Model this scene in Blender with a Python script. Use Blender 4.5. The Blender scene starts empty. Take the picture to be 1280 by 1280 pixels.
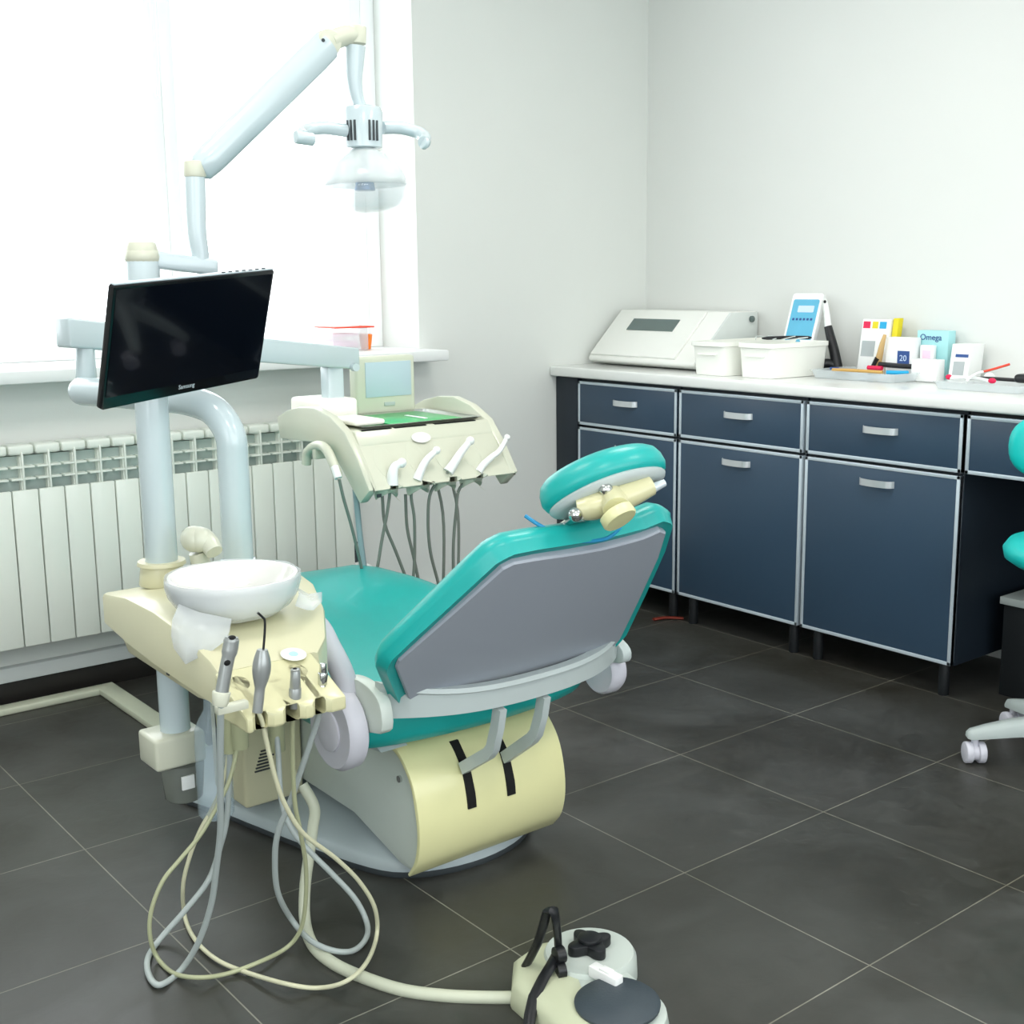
import bpy, bmesh, math, random
from mathutils import Vector, Matrix, Euler
random.seed(4)
PI = math.pi
SC = bpy.context.scene
COL = SC.collection
V = Vector

# ------------------------------------------------------------------ materials
def lin(h):
    h = h.lstrip('#'); out = []
    for i in (0, 2, 4):
        c = int(h[i:i+2], 16)/255
        out.append(c/12.92 if c <= .04045 else ((c+.055)/1.055)**2.4)
    return (*out, 1)
def mat(name, col, rough=.5, metal=0, noise=0.0, nscale=20, bump=0, bscale=200, coat=0, trans=0, ior=1.45, spec=.5, alpha=1, emit=None, estr=0):
    m = bpy.data.materials.new(name); m.use_nodes = True
    n = m.node_tree.nodes; l = m.node_tree.links; b = n['Principled BSDF']
    b.inputs['Base Color'].default_value = lin(col)
    b.inputs['Roughness'].default_value = rough
    b.inputs['Metallic'].default_value = metal
    b.inputs['IOR'].default_value = ior
    b.inputs['Specular IOR Level'].default_value = spec
    b.inputs['Coat Weight'].default_value = coat
    b.inputs['Transmission Weight'].default_value = trans
    b.inputs['Alpha'].default_value = alpha
    if emit:
        b.inputs['Emission Color'].default_value = lin(emit); b.inputs['Emission Strength'].default_value = estr
    tc = n.new('ShaderNodeTexCoord')
    if noise:
        t = n.new('ShaderNodeTexNoise'); t.inputs['Scale'].default_value = nscale; t.inputs['Detail'].default_value = 4
        l.new(tc.outputs['Object'], t.inputs['Vector'])
        mx = n.new('ShaderNodeMix'); mx.data_type = 'RGBA'
        c = lin(col)
        mx.inputs['A'].default_value = (*[v*(1-noise) for v in c[:3]], 1)
        mx.inputs['B'].default_value = (*[min(1, v*(1+noise)) for v in c[:3]], 1)
        l.new(t.outputs['Fac'], mx.inputs['Factor']); l.new(mx.outputs['Result'], b.inputs['Base Color'])
    if bump:
        t = n.new('ShaderNodeTexNoise'); t.inputs['Scale'].default_value = bscale
        l.new(tc.outputs['Object'], t.inputs['Vector'])
        bp = n.new('ShaderNodeBump'); bp.inputs['Strength'].default_value = bump; bp.inputs['Distance'].default_value = .002
        l.new(t.outputs['Fac'], bp.inputs['Height']); l.new(bp.outputs['Normal'], b.inputs['Normal'])
    return m
M = dict(
    wall=mat('wall_paint', '#dde0dc', .8, noise=.015, nscale=3, bump=.15, bscale=300),
    wallw=mat('wall_paint_warm', '#dfe1de', .8, noise=.01, nscale=3, bump=.1, bscale=300),
    niche=mat('wall_paint_niche', '#cfd4d4', .8, noise=.015, nscale=3),
    ceil=mat('ceiling_paint', '#f0f0ee', .9, noise=.01),
    white=mat('white_plastic', '#eef0ee', .35, noise=.01),
    pvc=mat('window_plastic', '#f2f5f5', .3, noise=.01),
    sill=mat('sill_plastic', '#e9eceb', .3, noise=.01),
    pole=mat('unit_enamel', '#bfcdd1', .22, noise=.01, coat=.4),
    cream=mat('cream_plastic', '#cbc8a8', .3, noise=.015, coat=.2),
    creamy=mat('warm_cream_plastic', '#c9c69f', .3, noise=.015, coat=.2),
    creamlt=mat('light_cream_plastic', '#caccba', .3, noise=.01, coat=.2),
    yellow=mat('yellowed_plastic', '#dcdaa6', .33, noise=.02, coat=.2),
    casing=mat('casing_plastic', '#c6cfc8', .4, noise=.02),
    basep=mat('base_plastic', '#aab5b8', .35, noise=.02),
    rubber=mat('dark_rubber', '#3b4144', .55, noise=.05),
    lilac=mat('lilac_plastic', '#c6c6cf', .35, noise=.02),
    shell=mat('grey_shell', '#9aa0aa', .38, noise=.03, nscale=4),
    barm=mat('grey_bar', '#b7c1c0', .35, noise=.02),
    teal=mat('teal_vinyl', '#18a39e', .36, noise=.03, nscale=6, bump=.08, bscale=500, coat=.08),
    tealb=mat('bright_teal_vinyl', '#08b8b2', .4, noise=.02, nscale=6),
    bluetube=mat('blue_rubber', '#1c86b4', .4),
    chrome=mat('chrome', '#c9ccca', .12, metal=1),
    steel=mat('brushed_steel', '#9b9f9e', .3, metal=.45, noise=.04),
    black=mat('black_plastic', '#15171a', .4, noise=.05),
    hole=mat('dark_opening', '#050606', .8),
    screen=mat('black_screen', '#060a12', .08, coat=.5, spec=.35),
    bezel=mat('black_bezel', '#0b0d10', .2),
    silver=mat('silver_plastic', '#c5d0d6', .3, metal=.2),
    lcd=mat('pale_screen', '#b4c9d2', .25),
    viewer=mat('viewer_plastic', '#c9cdbb', .4),
    hosegrey=mat('grey_hose', '#a7b0ae', .4, noise=.03),
    hoseolive=mat('olive_hose', '#a9ad8b', .4, noise=.03),
    hosecream=mat('cream_hose', '#cdccae', .4, noise=.03),
    hosedark=mat('dark_grey_hose', '#7f857c', .45, noise=.03),
    hoseblue=mat('bluish_hose', '#8fa6ab', .4, noise=.03),
    hosefat=mat('pale_hose', '#c5c9b4', .42, noise=.03),
    porcelain=mat('porcelain', '#e0e0dc', .12, coat=.5),
    film=mat('plastic_film', '#e3e9ec', .25, alpha=.40, noise=.02),
    clear=mat('clear_plastic', '#e4ecee', .08, alpha=.35),
    frosted=mat('hazy_plastic', '#dfe6e6', .12, alpha=.5),
    lens=mat('shield_plastic', '#d3dde0', .05, alpha=.22),
    bottle=mat('bottle_plastic', '#b9ccd6', .08, alpha=.36),
    water=mat('cup_plastic', '#8b9089', .2, trans=.35, ior=1.3),
    bulb=mat('bulb_metal', '#5f7ea3', .25, metal=.6),
    rad=mat('radiator_enamel', '#e9eee5', .35, noise=.01, coat=.2),
    radin=mat('radiator_inside', '#aebbb6', .5, noise=.01),
    skirt=mat('dark_skirting', '#23211f', .45, noise=.1),
    cab=mat('slate_blue_laminate', '#31465a', .38, noise=.03, nscale=5),
    carc=mat('slate_carcass', '#1a242e', .5, noise=.04),
    dark=mat('black_laminate', '#14181b', .55, noise=.05),
    alu=mat('aluminium_edge', '#c6d2da', .35, metal=.3, noise=.02),
    handle=mat('satin_handle', '#d5d9dc', .3, metal=.55, noise=.02),
    top=mat('white_worktop', '#e4e6e3', .22, noise=.015, nscale=15, coat=.3),
    tub=mat('tub_plastic', '#f2f3ec', .35, noise=.01),
    sterw=mat('sterilizer_enamel', '#ecede8', .3, noise=.01),
    greyst=mat('grey_enamel', '#d5dbd8', .4, noise=.01),
    smoke=mat('smoked_window', '#5a6a68', .15, coat=.4),
    blueface=mat('light_blue_card', '#5fb2d3', .4, noise=.05),
    bluepale=mat('pale_blue_label', '#c8dcf2', .4), navy=mat('navy_print', '#2c4f8f', .5),
    green=mat('green_sheet', '#04b45c', .3, noise=.06, nscale=30, coat=.4),
    red=mat('red_print', '#e0174f', .5), yel=mat('yellow_print', '#e0cf18', .5), cyan=mat('cyan_print', '#1aa5d8', .5),
    orange=mat('orange_plastic', '#f07c14', .35), redp=mat('red_plastic', '#e2452c', .4), pink=mat('pink_plastic', '#f0cfe2', .4),
    paper=mat('white_paper', '#f2f4f3', .7, noise=.01), greyprint=mat('grey_print', '#aeb6b8', .7),
    aqua=mat('aqua_card', '#a9dfe2', .5), wood=mat('pencil_wood', '#cfa35a', .5), tan=mat('tan_plastic', '#caa871', .5),
    gauze=mat('gauze', '#f6f4ea', .8, noise=.02, bump=.3),
    padtop=mat('pedal_rubber', '#39434a', .5, noise=.06, bump=.2),
    pedal=mat('pedal_plastic', '#c3c8ab', .4, noise=.02), pedalg=mat('pedal_grey_plastic', '#c2cbc4', .4, noise=.02),
    stoolm=mat('stool_plastic', '#a9b3b1', .4, noise=.02),
    rustred=mat('red_rubber', '#6e2416', .6), lampglow=mat('lamp_diffuser', '#ffffff', .5, emit='#fff6e8', estr=6),
)
def floor_material():
    m = bpy.data.materials.new('slate_tiles'); m.use_nodes = True
    n = m.node_tree.nodes; l = m.node_tree.links; b = n['Principled BSDF']
    tc = n.new('ShaderNodeTexCoord')
    mp = n.new('ShaderNodeMapping'); mp.inputs['Location'].default_value = (-GX, -GY, 0)
    l.new(tc.outputs['Object'], mp.inputs['Vector'])
    br = n.new('ShaderNodeTexBrick'); br.offset = 0; br.squash = 1
    br.inputs['Scale'].default_value = 1; br.inputs['Brick Width'].default_value = .5; br.inputs['Row Height'].default_value = .5
    br.inputs['Mortar Size'].default_value = .0016; br.inputs['Mortar Smooth'].default_value = .2; br.inputs['Bias'].default_value = 0
    br.inputs['Color1'].default_value = lin('#3a3a36'); br.inputs['Color2'].default_value = lin('#403f3c')
    br.inputs['Mortar'].default_value = lin('#7d7b70')
    l.new(mp.outputs['Vector'], br.inputs['Vector'])
    def noise(s, d, dist=0):
        t = n.new('ShaderNodeTexNoise'); t.inputs['Scale'].default_value = s; t.inputs['Detail'].default_value = d; t.inputs['Distortion'].default_value = dist
        l.new(tc.outputs['Object'], t.inputs['Vector']); return t
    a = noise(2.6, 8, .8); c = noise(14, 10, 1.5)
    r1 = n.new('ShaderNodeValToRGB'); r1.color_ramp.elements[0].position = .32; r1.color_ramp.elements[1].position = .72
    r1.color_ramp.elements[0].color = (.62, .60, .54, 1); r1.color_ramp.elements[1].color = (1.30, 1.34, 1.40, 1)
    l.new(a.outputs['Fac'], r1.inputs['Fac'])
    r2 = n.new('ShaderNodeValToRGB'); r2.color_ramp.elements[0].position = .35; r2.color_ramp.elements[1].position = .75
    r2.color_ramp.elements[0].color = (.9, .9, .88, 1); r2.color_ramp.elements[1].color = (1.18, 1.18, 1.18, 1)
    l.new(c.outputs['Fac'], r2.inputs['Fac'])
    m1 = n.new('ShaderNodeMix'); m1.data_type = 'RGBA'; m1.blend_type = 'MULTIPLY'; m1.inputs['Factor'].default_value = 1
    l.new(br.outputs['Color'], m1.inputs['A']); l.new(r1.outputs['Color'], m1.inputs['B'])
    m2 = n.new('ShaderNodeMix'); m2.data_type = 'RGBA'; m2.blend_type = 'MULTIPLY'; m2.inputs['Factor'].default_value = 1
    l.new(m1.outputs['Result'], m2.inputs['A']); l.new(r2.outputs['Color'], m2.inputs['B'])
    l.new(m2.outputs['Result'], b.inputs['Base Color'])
    rr = n.new('ShaderNodeMapRange'); rr.inputs['To Min'].default_value = .27; rr.inputs['To Max'].default_value = .5
    l.new(c.outputs['Fac'], rr.inputs['Value']); l.new(rr.outputs['Result'], b.inputs['Roughness'])
    bp = n.new('ShaderNodeBump'); bp.inputs['Strength'].default_value = .25; bp.inputs['Distance'].default_value = .002
    ad = n.new('ShaderNodeMath'); ad.operation = 'SUBTRACT'
    l.new(c.outputs['Fac'], ad.inputs[0]); l.new(br.outputs['Fac'], ad.inputs[1])
    l.new(ad.outputs[0], bp.inputs['Height']); l.new(bp.outputs['Normal'], b.inputs['Normal'])
    return m

# ------------------------------------------------------------------ mesh helpers
def catmull(pts, sub=6):
    P = [V(p) for p in pts]
    if len(P) < 3: return P
    Q = [P[0]*2-P[1]] + P + [P[-1]*2-P[-2]]; out = []
    for i in range(1, len(Q)-2):
        p0, p1, p2, p3 = Q[i-1:i+3]
        for k in range(sub):
            t = k/sub
            out.append(.5*((2*p1)+(p2-p0)*t+(2*p0-5*p1+4*p2-p3)*t*t+(3*p1-p0-3*p2+p3)*t**3))
    out.append(P[-1]); return out
def frame_for(d):
    d = d.normalized(); a = V((0, 0, 1)) if abs(d.z) < .9 else V((1, 0, 0))
    x = a.cross(d).normalized(); return x, d.cross(x).normalized()
class MB:
    def __init__(s): s.bm = bmesh.new()
    def ring(s, pts): return [s.bm.verts.new(p) for p in pts]
    def loft(s, rings, cap0=True, cap1=True, closed=True):
        R = [s.ring(r) for r in rings]; n = len(R[0])
        for a, b in zip(R, R[1:]):
            for i in range(n if closed else n-1):
                j = (i+1) % n; s.bm.faces.new((a[i], a[j], b[j], b[i]))
        if cap0: s.bm.faces.new(list(reversed(R[0])))
        if cap1: s.bm.faces.new(R[-1])
        return R
    def box(s, lo, hi, bev=0, seg=2, mtx=None):
        lo = V(lo); hi = V(hi)
        m = Matrix.Translation((lo+hi)/2) @ Matrix.Diagonal((*(hi-lo), 1))
        if mtx is not None: m = mtx @ m
        r = bmesh.ops.create_cube(s.bm, size=1, matrix=m)
        if bev:
            es = {e for v in r['verts'] for e in v.link_edges}
            bmesh.ops.bevel(s.bm, geom=list(es), offset=bev, segments=seg, profile=.5, affect='EDGES')
    def tube(s, pts, r, seg=12, smooth=True, sub=6, flat=1, r1=None):
        P = catmull(pts, sub) if smooth else [V(p) for p in pts]
        n = len(P); T = [(P[min(i+1, n-1)]-P[max(i-1, 0)]).normalized() for i in range(n)]
        x, y = frame_for(T[0]); rings = []
        for i in range(n):
            if i:
                x = (x - T[i]*x.dot(T[i])).normalized(); y = T[i].cross(x).normalized()
            rr = r if r1 is None else r+(r1-r)*i/(n-1)
            if callable(r): rr = r(i/(n-1))
            rings.append([P[i]+x*math.cos(a)*rr+y*math.sin(a)*rr*flat for a in [2*PI*k/seg for k in range(seg)]])
        s.loft(rings)
    def cyl(s, p0, p1, r0, r1=None, seg=24, bev=0):
        r1 = r0 if r1 is None else r1; p0 = V(p0); p1 = V(p1); d = p1-p0; x, y = frame_for(d); dn = d.normalized()
        prof = [(0, r0), (d.length, r1)]
        if bev: prof = [(0, r0-bev), (bev*.3, r0-bev*.3), (bev, r0), (d.length-bev, r1), (d.length-bev*.3, r1-bev*.3), (d.length, r1-bev)]
        s.loft([[p0+dn*h+x*math.cos(a)*r+y*math.sin(a)*r for a in [2*PI*k/seg for k in range(seg)]] for h, r in prof])
    def lathe(s, prof, c, axis=(0, 0, 1), seg=32, sx=1, sy=1, cap0=True, cap1=True):
        """prof = (height, radius) along axis from c"""
        c = V(c); d = V(axis).normalized(); x, y = frame_for(d)
        s.loft([[c+d*h+x*math.cos(a)*max(r, 1e-4)*sx+y*math.sin(a)*max(r, 1e-4)*sy for a in [2*PI*k/seg for k in range(seg)]] for h, r in prof], cap0, cap1)
    def prism(s, poly, f, t0, t1, bev=0, seg=2):
        """poly 2D list; f(u,v,t)->3D"""
        a = s.ring([f(u, v, t0) for u, v in poly]); b = s.ring([f(u, v, t1) for u, v in poly]); n = len(poly); fs = []
        for i in range(n):
            j = (i+1) % n; fs.append(s.bm.faces.new((a[i], a[j], b[j], b[i])))
        fs.append(s.bm.faces.new(list(reversed(a)))); fs.append(s.bm.faces.new(b))
        if bev:
            bmesh.ops.recalc_face_normals(s.bm, faces=fs)
            es = [e for e in {e for f_ in fs for e in f_.edges} if e.calc_face_angle(0) > .5]
            bmesh.ops.bevel(s.bm, geom=es, offset=bev, segments=seg, profile=.5, affect='EDGES')
    def ell(s, c, rx, ry, rz, seg=24, mtx=None):
        m = Matrix.Translation(c) @ (mtx.to_4x4() if mtx is not None else Matrix()) @ Matrix.Diagonal((rx, ry, rz, 1))
        bmesh.ops.create_uvsphere(s.bm, u_segments=seg, v_segments=seg//2, radius=1, matrix=m)
def obj(name, mb, m, parent=None, label=None, sharp=42, kind=None):
    bm = mb.bm
    bmesh.ops.recalc_face_normals(bm, faces=bm.faces[:])
    lim = math.radians(sharp)
    for f in bm.faces: f.smooth = True
    for e in bm.edges:
        if len(e.link_faces) == 2 and e.calc_face_angle(0) > lim: e.smooth = False
    lo = V([min(v.co[i] for v in bm.verts) for i in range(3)]); hi = V([max(v.co[i] for v in bm.verts) for i in range(3)])
    c = (lo+hi)/2
    if parent is None: c.z = lo.z
    for v in bm.verts: v.co -= c
    me = bpy.data.meshes.new(name); bm.to_mesh(me); bm.free()
    me.materials.append(M[m] if isinstance(m, str) else m)
    o = bpy.data.objects.new(name, me); COL.objects.link(o)
    if parent is not None:
        o.parent = parent; o.location = c - wpos(parent)
    else: o.location = c
    if label: o['label'] = label
    if kind: o['kind'] = kind
    return o
def wpos(o):
    p = V((0, 0, 0))
    while o is not None: p += o.location; o = o.parent
    return p
def thing(name, loc, label, cat, group=None):
    o = bpy.data.objects.new(name, None); COL.objects.link(o); o.location = loc; o.empty_display_size = .05
    o['label'] = label; o['category'] = cat
    if group: o['group'] = group
    return o
def tag(o, label, cat, group=None):
    o['label'] = label; o['category'] = cat
    if group: o['group'] = group
    return o
def struct(name, mb, m, parent=None, sharp=42): return obj(name, mb, m, parent, None, sharp, 'structure')
def copy_thing(t, loc, label, group=None):
    r = t.copy(); COL.objects.link(r); r.location = loc; r['label'] = label
    if group: r['group'] = group
    def rec(src, dst):
        for ch in [o for o in bpy.data.objects if o.parent == src]:
            c = ch.copy(); COL.objects.link(c); c.parent = dst; rec(ch, c)
    rec(t, r); return r
def text(name, body, size, origin, xdir, ydir, m, parent, ext=.0004):
    cu = bpy.data.curves.new(name, 'FONT'); cu.body = body; cu.size = size; cu.extrude = ext; cu.align_x = 'CENTER'; cu.align_y = 'CENTER'; cu.resolution_u = 3
    t = bpy.data.objects.new(name+'_curve', cu); COL.objects.link(t)
    dg = bpy.context.evaluated_depsgraph_get(); me = bpy.data.meshes.new_from_object(t.evaluated_get(dg))
    bpy.data.objects.remove(t); bpy.data.curves.remove(cu)
    x = V(xdir).normalized(); y = V(ydir); y = (y-x*y.dot(x)).normalized(); z = x.cross(y)
    R = Matrix((x, y, z)).transposed()
    me.transform(R.to_4x4()); me.name = name; me.materials.clear(); me.materials.append(M[m])
    o = bpy.data.objects.new(name, me); COL.objects.link(o); o.parent = parent; o.location = V(origin) - wpos(parent)
    return o
XZ = lambda y: (lambda u, v, t: V((u, y+t, v)))
yz = lambda u, v, t: V((t, u, v))       # poly in (y,z), extruded in x
xy = lambda u, v, t: V((u, v, t))       # poly in (x,y), extruded in z
xz = lambda u, v, t: V((u, t, v))
def rrect(w, h, r, n=4, cx=0, cy=0):
    out = []
    for sx, sy, a0 in ((1, 1, 0), (-1, 1, PI/2), (-1, -1, PI), (1, -1, 3*PI/2)):
        for k in range(n+1):
            a = a0+PI/2*k/n; out.append((cx+sx*(w/2-r)+r*math.cos(a), cy+sy*(h/2-r)+r*math.sin(a)))
    return out
def smooth_loop(pts, sub=5):
    P = [V((*p, 0)) for p in pts]; n = len(P); out = []
    for i in range(n):
        p0, p1, p2, p3 = P[i-1], P[i], P[(i+1) % n], P[(i+2) % n]
        for k in range(sub):
            t = k/sub; q = .5*((2*p1)+(p2-p0)*t+(2*p0-5*p1+4*p2-p3)*t*t+(3*p1-p0-3*p2+p3)*t**3)
            out.append((q.x, q.y))
    return out
def offset_loop(L, d):
    n = len(L); A = sum(L[i][0]*L[(i+1) % n][1]-L[(i+1) % n][0]*L[i][1] for i in range(n)); s = 1 if A > 0 else -1
    out = []
    for i in range(n):
        a = V(L[i-1]); b = V(L[(i+1) % n]); t = (b-a); t.normalize()
        nrm = V((-t.y, t.x))*s
        out.append((L[i][0]+nrm.x*d, L[i][1]+nrm.y*d))
    return out

# ------------------------------------------------------------------ the room
GX = .882; GY = 1.295
XW = 3.88; YW = 3.99; XL = -1.6; YB = -1.6; H = 2.75
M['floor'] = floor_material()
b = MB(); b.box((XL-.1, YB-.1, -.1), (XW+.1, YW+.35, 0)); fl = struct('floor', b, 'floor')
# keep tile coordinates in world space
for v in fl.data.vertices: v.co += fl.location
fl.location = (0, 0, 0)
b = MB(); b.box((XL-.1, YB-.1, H), (XW+.1, YW+.35, H+.1)); struct('ceiling', b, 'ceil')
b = MB(); b.box((XW, YB-.1, 0), (XW+.1, YW+.35, H)); struct('wall_right', b, 'wallw')
LY0, LY1, LZ0, LZ1 = -.9, 1.0, .7, 2.5
b = MB(); b.box((XL-.1, YB-.1, 0), (XL, LY0, H)); b.box((XL-.1, LY1, 0), (XL, YW+.35, H)); b.box((XL-.1, LY0, 0), (XL, LY1, LZ0)); b.box((XL-.1, LY0, LZ1), (XL, LY1, H)); struct('wall_left', b, 'wall')
BX0, BX1 = -.9, 3.0
b = MB(); b.box((XL, YB-.1, 0), (BX0, YB, H)); b.box((BX1, YB-.1, 0), (XW, YB, H)); b.box((BX0, YB-.1, 0), (BX1, YB, LZ0)); b.box((BX0, YB-.1, LZ1), (BX1, YB, H)); struct('wall_back', b, 'wall')
for n_, (p, q) in enumerate((((XL-.08, LY0, LZ0), (XL-.03, LY1, LZ1)), ((BX0, YB-.08, LZ0), (BX1, YB-.03, LZ1)))):  # unseen left and rear windows, added to bring fill light from the camera side
    b = MB(); ax = 1-n_; w_ = .06
    def bar(u0, u1, z0, z1):
        lo = list(p); hi = list(q); lo[ax] = u0; hi[ax] = u1; lo[2] = z0; hi[2] = z1; b.box(lo, hi, .003)
    u0, u1 = p[ax], q[ax]; um = (u0+u1)/2
    bar(u0, u1, LZ0, LZ0+w_); bar(u0, u1, LZ1-w_, LZ1)
    for c_ in (u0+w_/2, um, u1-w_/2): bar(c_-w_/2, c_+w_/2, LZ0+w_, LZ1-w_)
    struct('window_%d' % (4+n_), b, 'pvc')
WX0, WX1, WZ0, WZ1 = -.35, 2.665, 1.065, 2.6
b = MB(); b.box((WX1, YW, 0), (XW, YW+.35, H)); b.box((XL, YW, 0), (WX0, YW+.35, H)); b.box((WX0, YW, WZ1), (WX1, YW+.35, H))
struct('wall_front', b, 'wall')
b = MB(); b.box((WX0, YW, 0), (WX1, YW+.35, WZ0-.03)); struct('wall_front_niche', b, 'wall')
b = MB(); b.box((WX0-.02, 3.84, WZ0-.04), (2.70, YW+.28, WZ0), .006); struct('trim_1', b, 'sill')
b = MB(); b.box((XL, 3.965, 0), (3.34, YW, .078), .003); struct('baseboard_front', b, 'skirt')
b = MB(); b.box((XL, 3.955, .078), (3.34, YW, .125), .004); struct('trim_2', b, 'niche')
# windows: two casements with a broad mullion, third one at the far right edge
FY0, FY1 = YW+.26, YW+.33
def window(n, x0, x1, sash):
    t = bpy.data.objects.new('window_%d' % n, None); COL.objects.link(t); t.location = ((x0+x1)/2, FY0, WZ0); t['kind'] = 'structure'
    b = MB(); w = .05
    b.box((x0, FY0, WZ0), (x1, FY1, WZ0+w), .004); b.box((x0, FY0, WZ1-w), (x1, FY1, WZ1), .004)
    b.box((x0, FY0, WZ0+w), (x0+w, FY1, WZ1-w), .004); b.box((x1-w, FY0, WZ0+w), (x1, FY1, WZ1-w), .004)
    obj('window_frame', b, 'pvc', t)
    if sash:
        b = MB(); a0, a1, z0, z1 = x0+w, x1-w, WZ0+w, WZ1-w; w2 = .055
        b.box((a0, FY0-.02, z0), (a1, FY1-.02, z0+w2), .005); b.box((a0, FY0-.02, z1-w2), (a1, FY1-.02, z1), .005)
        b.box((a0, FY0-.02, z0+w2), (a0+w2, FY1-.02, z1-w2), .005); b.box((a1-w2, FY0-.02, z0+w2), (a1, FY1-.02, z1-w2), .005)
        obj('window_sash', b, 'pvc', t)
    b = MB(); b.box((x0+w, FY0+.02, WZ0+w), (x1-w, FY0+.026, WZ1-w)); g = obj('window_pane', b, M['glass'], t)
gm = bpy.data.materials.new('window_glass'); gm.use_nodes = True
nn = gm.node_tree.nodes; ll = gm.node_tree.links; nn.clear()
go = nn.new('ShaderNodeOutputMaterial'); tr = nn.new('ShaderNodeBsdfTransparent'); gl = nn.new('ShaderNodeBsdfGlossy'); mx = nn.new('ShaderNodeMixShader')
gl.inputs['Roughness'].default_value = .02; mx.inputs[0].default_value = .05
ll.new(tr.outputs[0], mx.inputs[1]); ll.new(gl.outputs[0], mx.inputs[2]); ll.new(mx.outputs[0], go.inputs[0]); M['glass'] = gm
window(1, WX0, .75, False); window(2, .75, 1.80, False); window(3, 1.80, WX1-.06, False)
b = MB(); b.box((WX1-.06, FY0, WZ0), (WX1, FY1, WZ1), .003); struct('trim_3', b, 'pvc')
# blind cord loop
b = MB(); b.tube([(1.76, 4.2, 2.5), (1.757, 4.2, 2.0), (1.765, 4.2, 1.955), (1.775, 4.2, 2.0), (1.775, 4.2, 2.5)], .0025, 6)
bl = thing('window_blind', (1.765, 4.2, 2.49), 'thin white blind pull cord looping down beside the window mullion', 'blind cord'); obj('pull_cord', b, 'white', bl)
b = MB(); b.box((1.73, 4.17, 2.49), (1.80, 4.23, 2.60), .004)
obj('bracket', b, 'white', bl)

# ------------------------------------------------------------------ radiator
t = thing('radiator', (1.25, 3.88, 0), 'long white sectional radiator below the window sill on the niche wall', 'radiator')
RW = .0795; RY = 3.88; x = 2.285
k = 0
while x > .1:
    a, c = x-RW, x
    b = MB()
    b.box((a+.0016, RY, .205), (c-.0016, RY+.016, .698), .004)          # front panel
    b.box((a+.034, RY+.015, .225), (c-.034, RY+.08, .80), .002)         # web
    obj('section', b, 'rad', t)
    b = MB()
    b.tube([(a+.004, RY+.075, .832), (a+.004, RY+.02, .836), (a+.004, RY+.004, .815)], .001, 4)
    b.box((a+.002, RY+.008, .806), (c-.002, RY+.08, .836), .008, 3)        # top cap
    b.box((a+RW/2-.003, RY+.003, .69), (a+RW/2+.003, RY+.07, .815), .001)  # upright fin
    b.box((a+.004, RY+.006, .765), (c-.004, RY+.075, .771), .001, mtx=None)
    b.box((a+.004, RY+.006, .728), (c-.004, RY+.075, .734), .001)
    obj('grille', b, 'rad', t)
    x -= RW; k += 1
b = MB(); b.box((x+.02, RY+.04, .25), (2.28, RY+.07, .80)); obj('water_channel', b, 'radin', t)
b = MB(); b.cyl((2.285, RY+.05, .27), (2.33, RY+.05, .27), .012, seg=14); b.cyl((2.325, RY+.05, .27), (2.325, RY-.0, .27), .01, seg=14)
b.cyl((2.325, RY+.01, .27), (2.325, RY-.035, .27), .018, .015, seg=18, bev=.003); obj('valve', b, 'white', t)
b = MB(); b.box((2.20, RY+.055, .17), (2.33, RY+.085, .2), .003); b.box((2.305, RY+.055, .17), (2.33, RY+.085, .36), .003)
b.box((1.5, RY+.085, .15), (1.53, YW-.026, .25)); b.box((2.2, RY+.08, .17), (2.23, YW-.04, .25)); obj('wall_bracket', b, 'rubber', t)
# floor duct
b = MB()
duct = [(-1.5, 3.925), (1.37, 3.925), (1.37, 2.98), (1.31, 2.98), (1.31, 3.875), (-1.5, 3.875)]
b.prism(duct, xy, 0.0, .022, .004)
tag(obj('floor_duct', b, 'hosefat'), 'flat beige cable duct running along the floor below the radiator to the chair unit', 'cable duct')

# ------------------------------------------------------------------ cabinets along the right wall
FX = 3.35; DT = .018
def framed(b, ba, y0, y1, z0, z1):
    """front leaf: slab and aluminium edging"""
    b.box((FX, y0+.003, z0+.003), (FX+DT, y1-.003, z1-.003), .001)
    e = .0115
    for lo, hi in (((y0+.003, z0+.003), (y1-.003, z0+.003+e)), ((y0+.003, z1-.003-e), (y1-.003, z1-.003)), ((y0+.003, z0+.003), (y0+.003+e, z1-.003)), ((y1-.003-e, z0+.003), (y1-.003, z1-.003))):
        ba.box((FX-.002, lo[0], lo[1]), (FX+DT+.001, hi[0], hi[1]), .001)
def handle(parent, y, z, w=.135):
    b = MB(); P = []
    n = 12; h = .022
    rings = []
    for i in range(n+1):
        u = i/n; yy = y-w/2+w*u; dx = .026*math.sin(PI*min(1, max(0, u)))**.35 if 0 < u < 1 else 0
        c = V((FX-dx, yy, z)); rings.append([c+V((0, 0, h/2)), c+V((.004, 0, h/2)), c+V((.004, 0, -h/2)), c+V((0, 0, -h/2))])
    b.loft(rings); return obj('handle', b, 'handle', parent, 'satin silver bow handle')
cabs = [(3.27, 3.845, 'slate-blue base cabinet at the window wall, behind the chair headrest', .13), (2.665, 3.262, 'slate-blue base cabinet in the middle of the three under the worktop', .11), (2.055, 2.657, 'slate-blue base cabinet nearest the knee space, under the clear tray', .11)]
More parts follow.
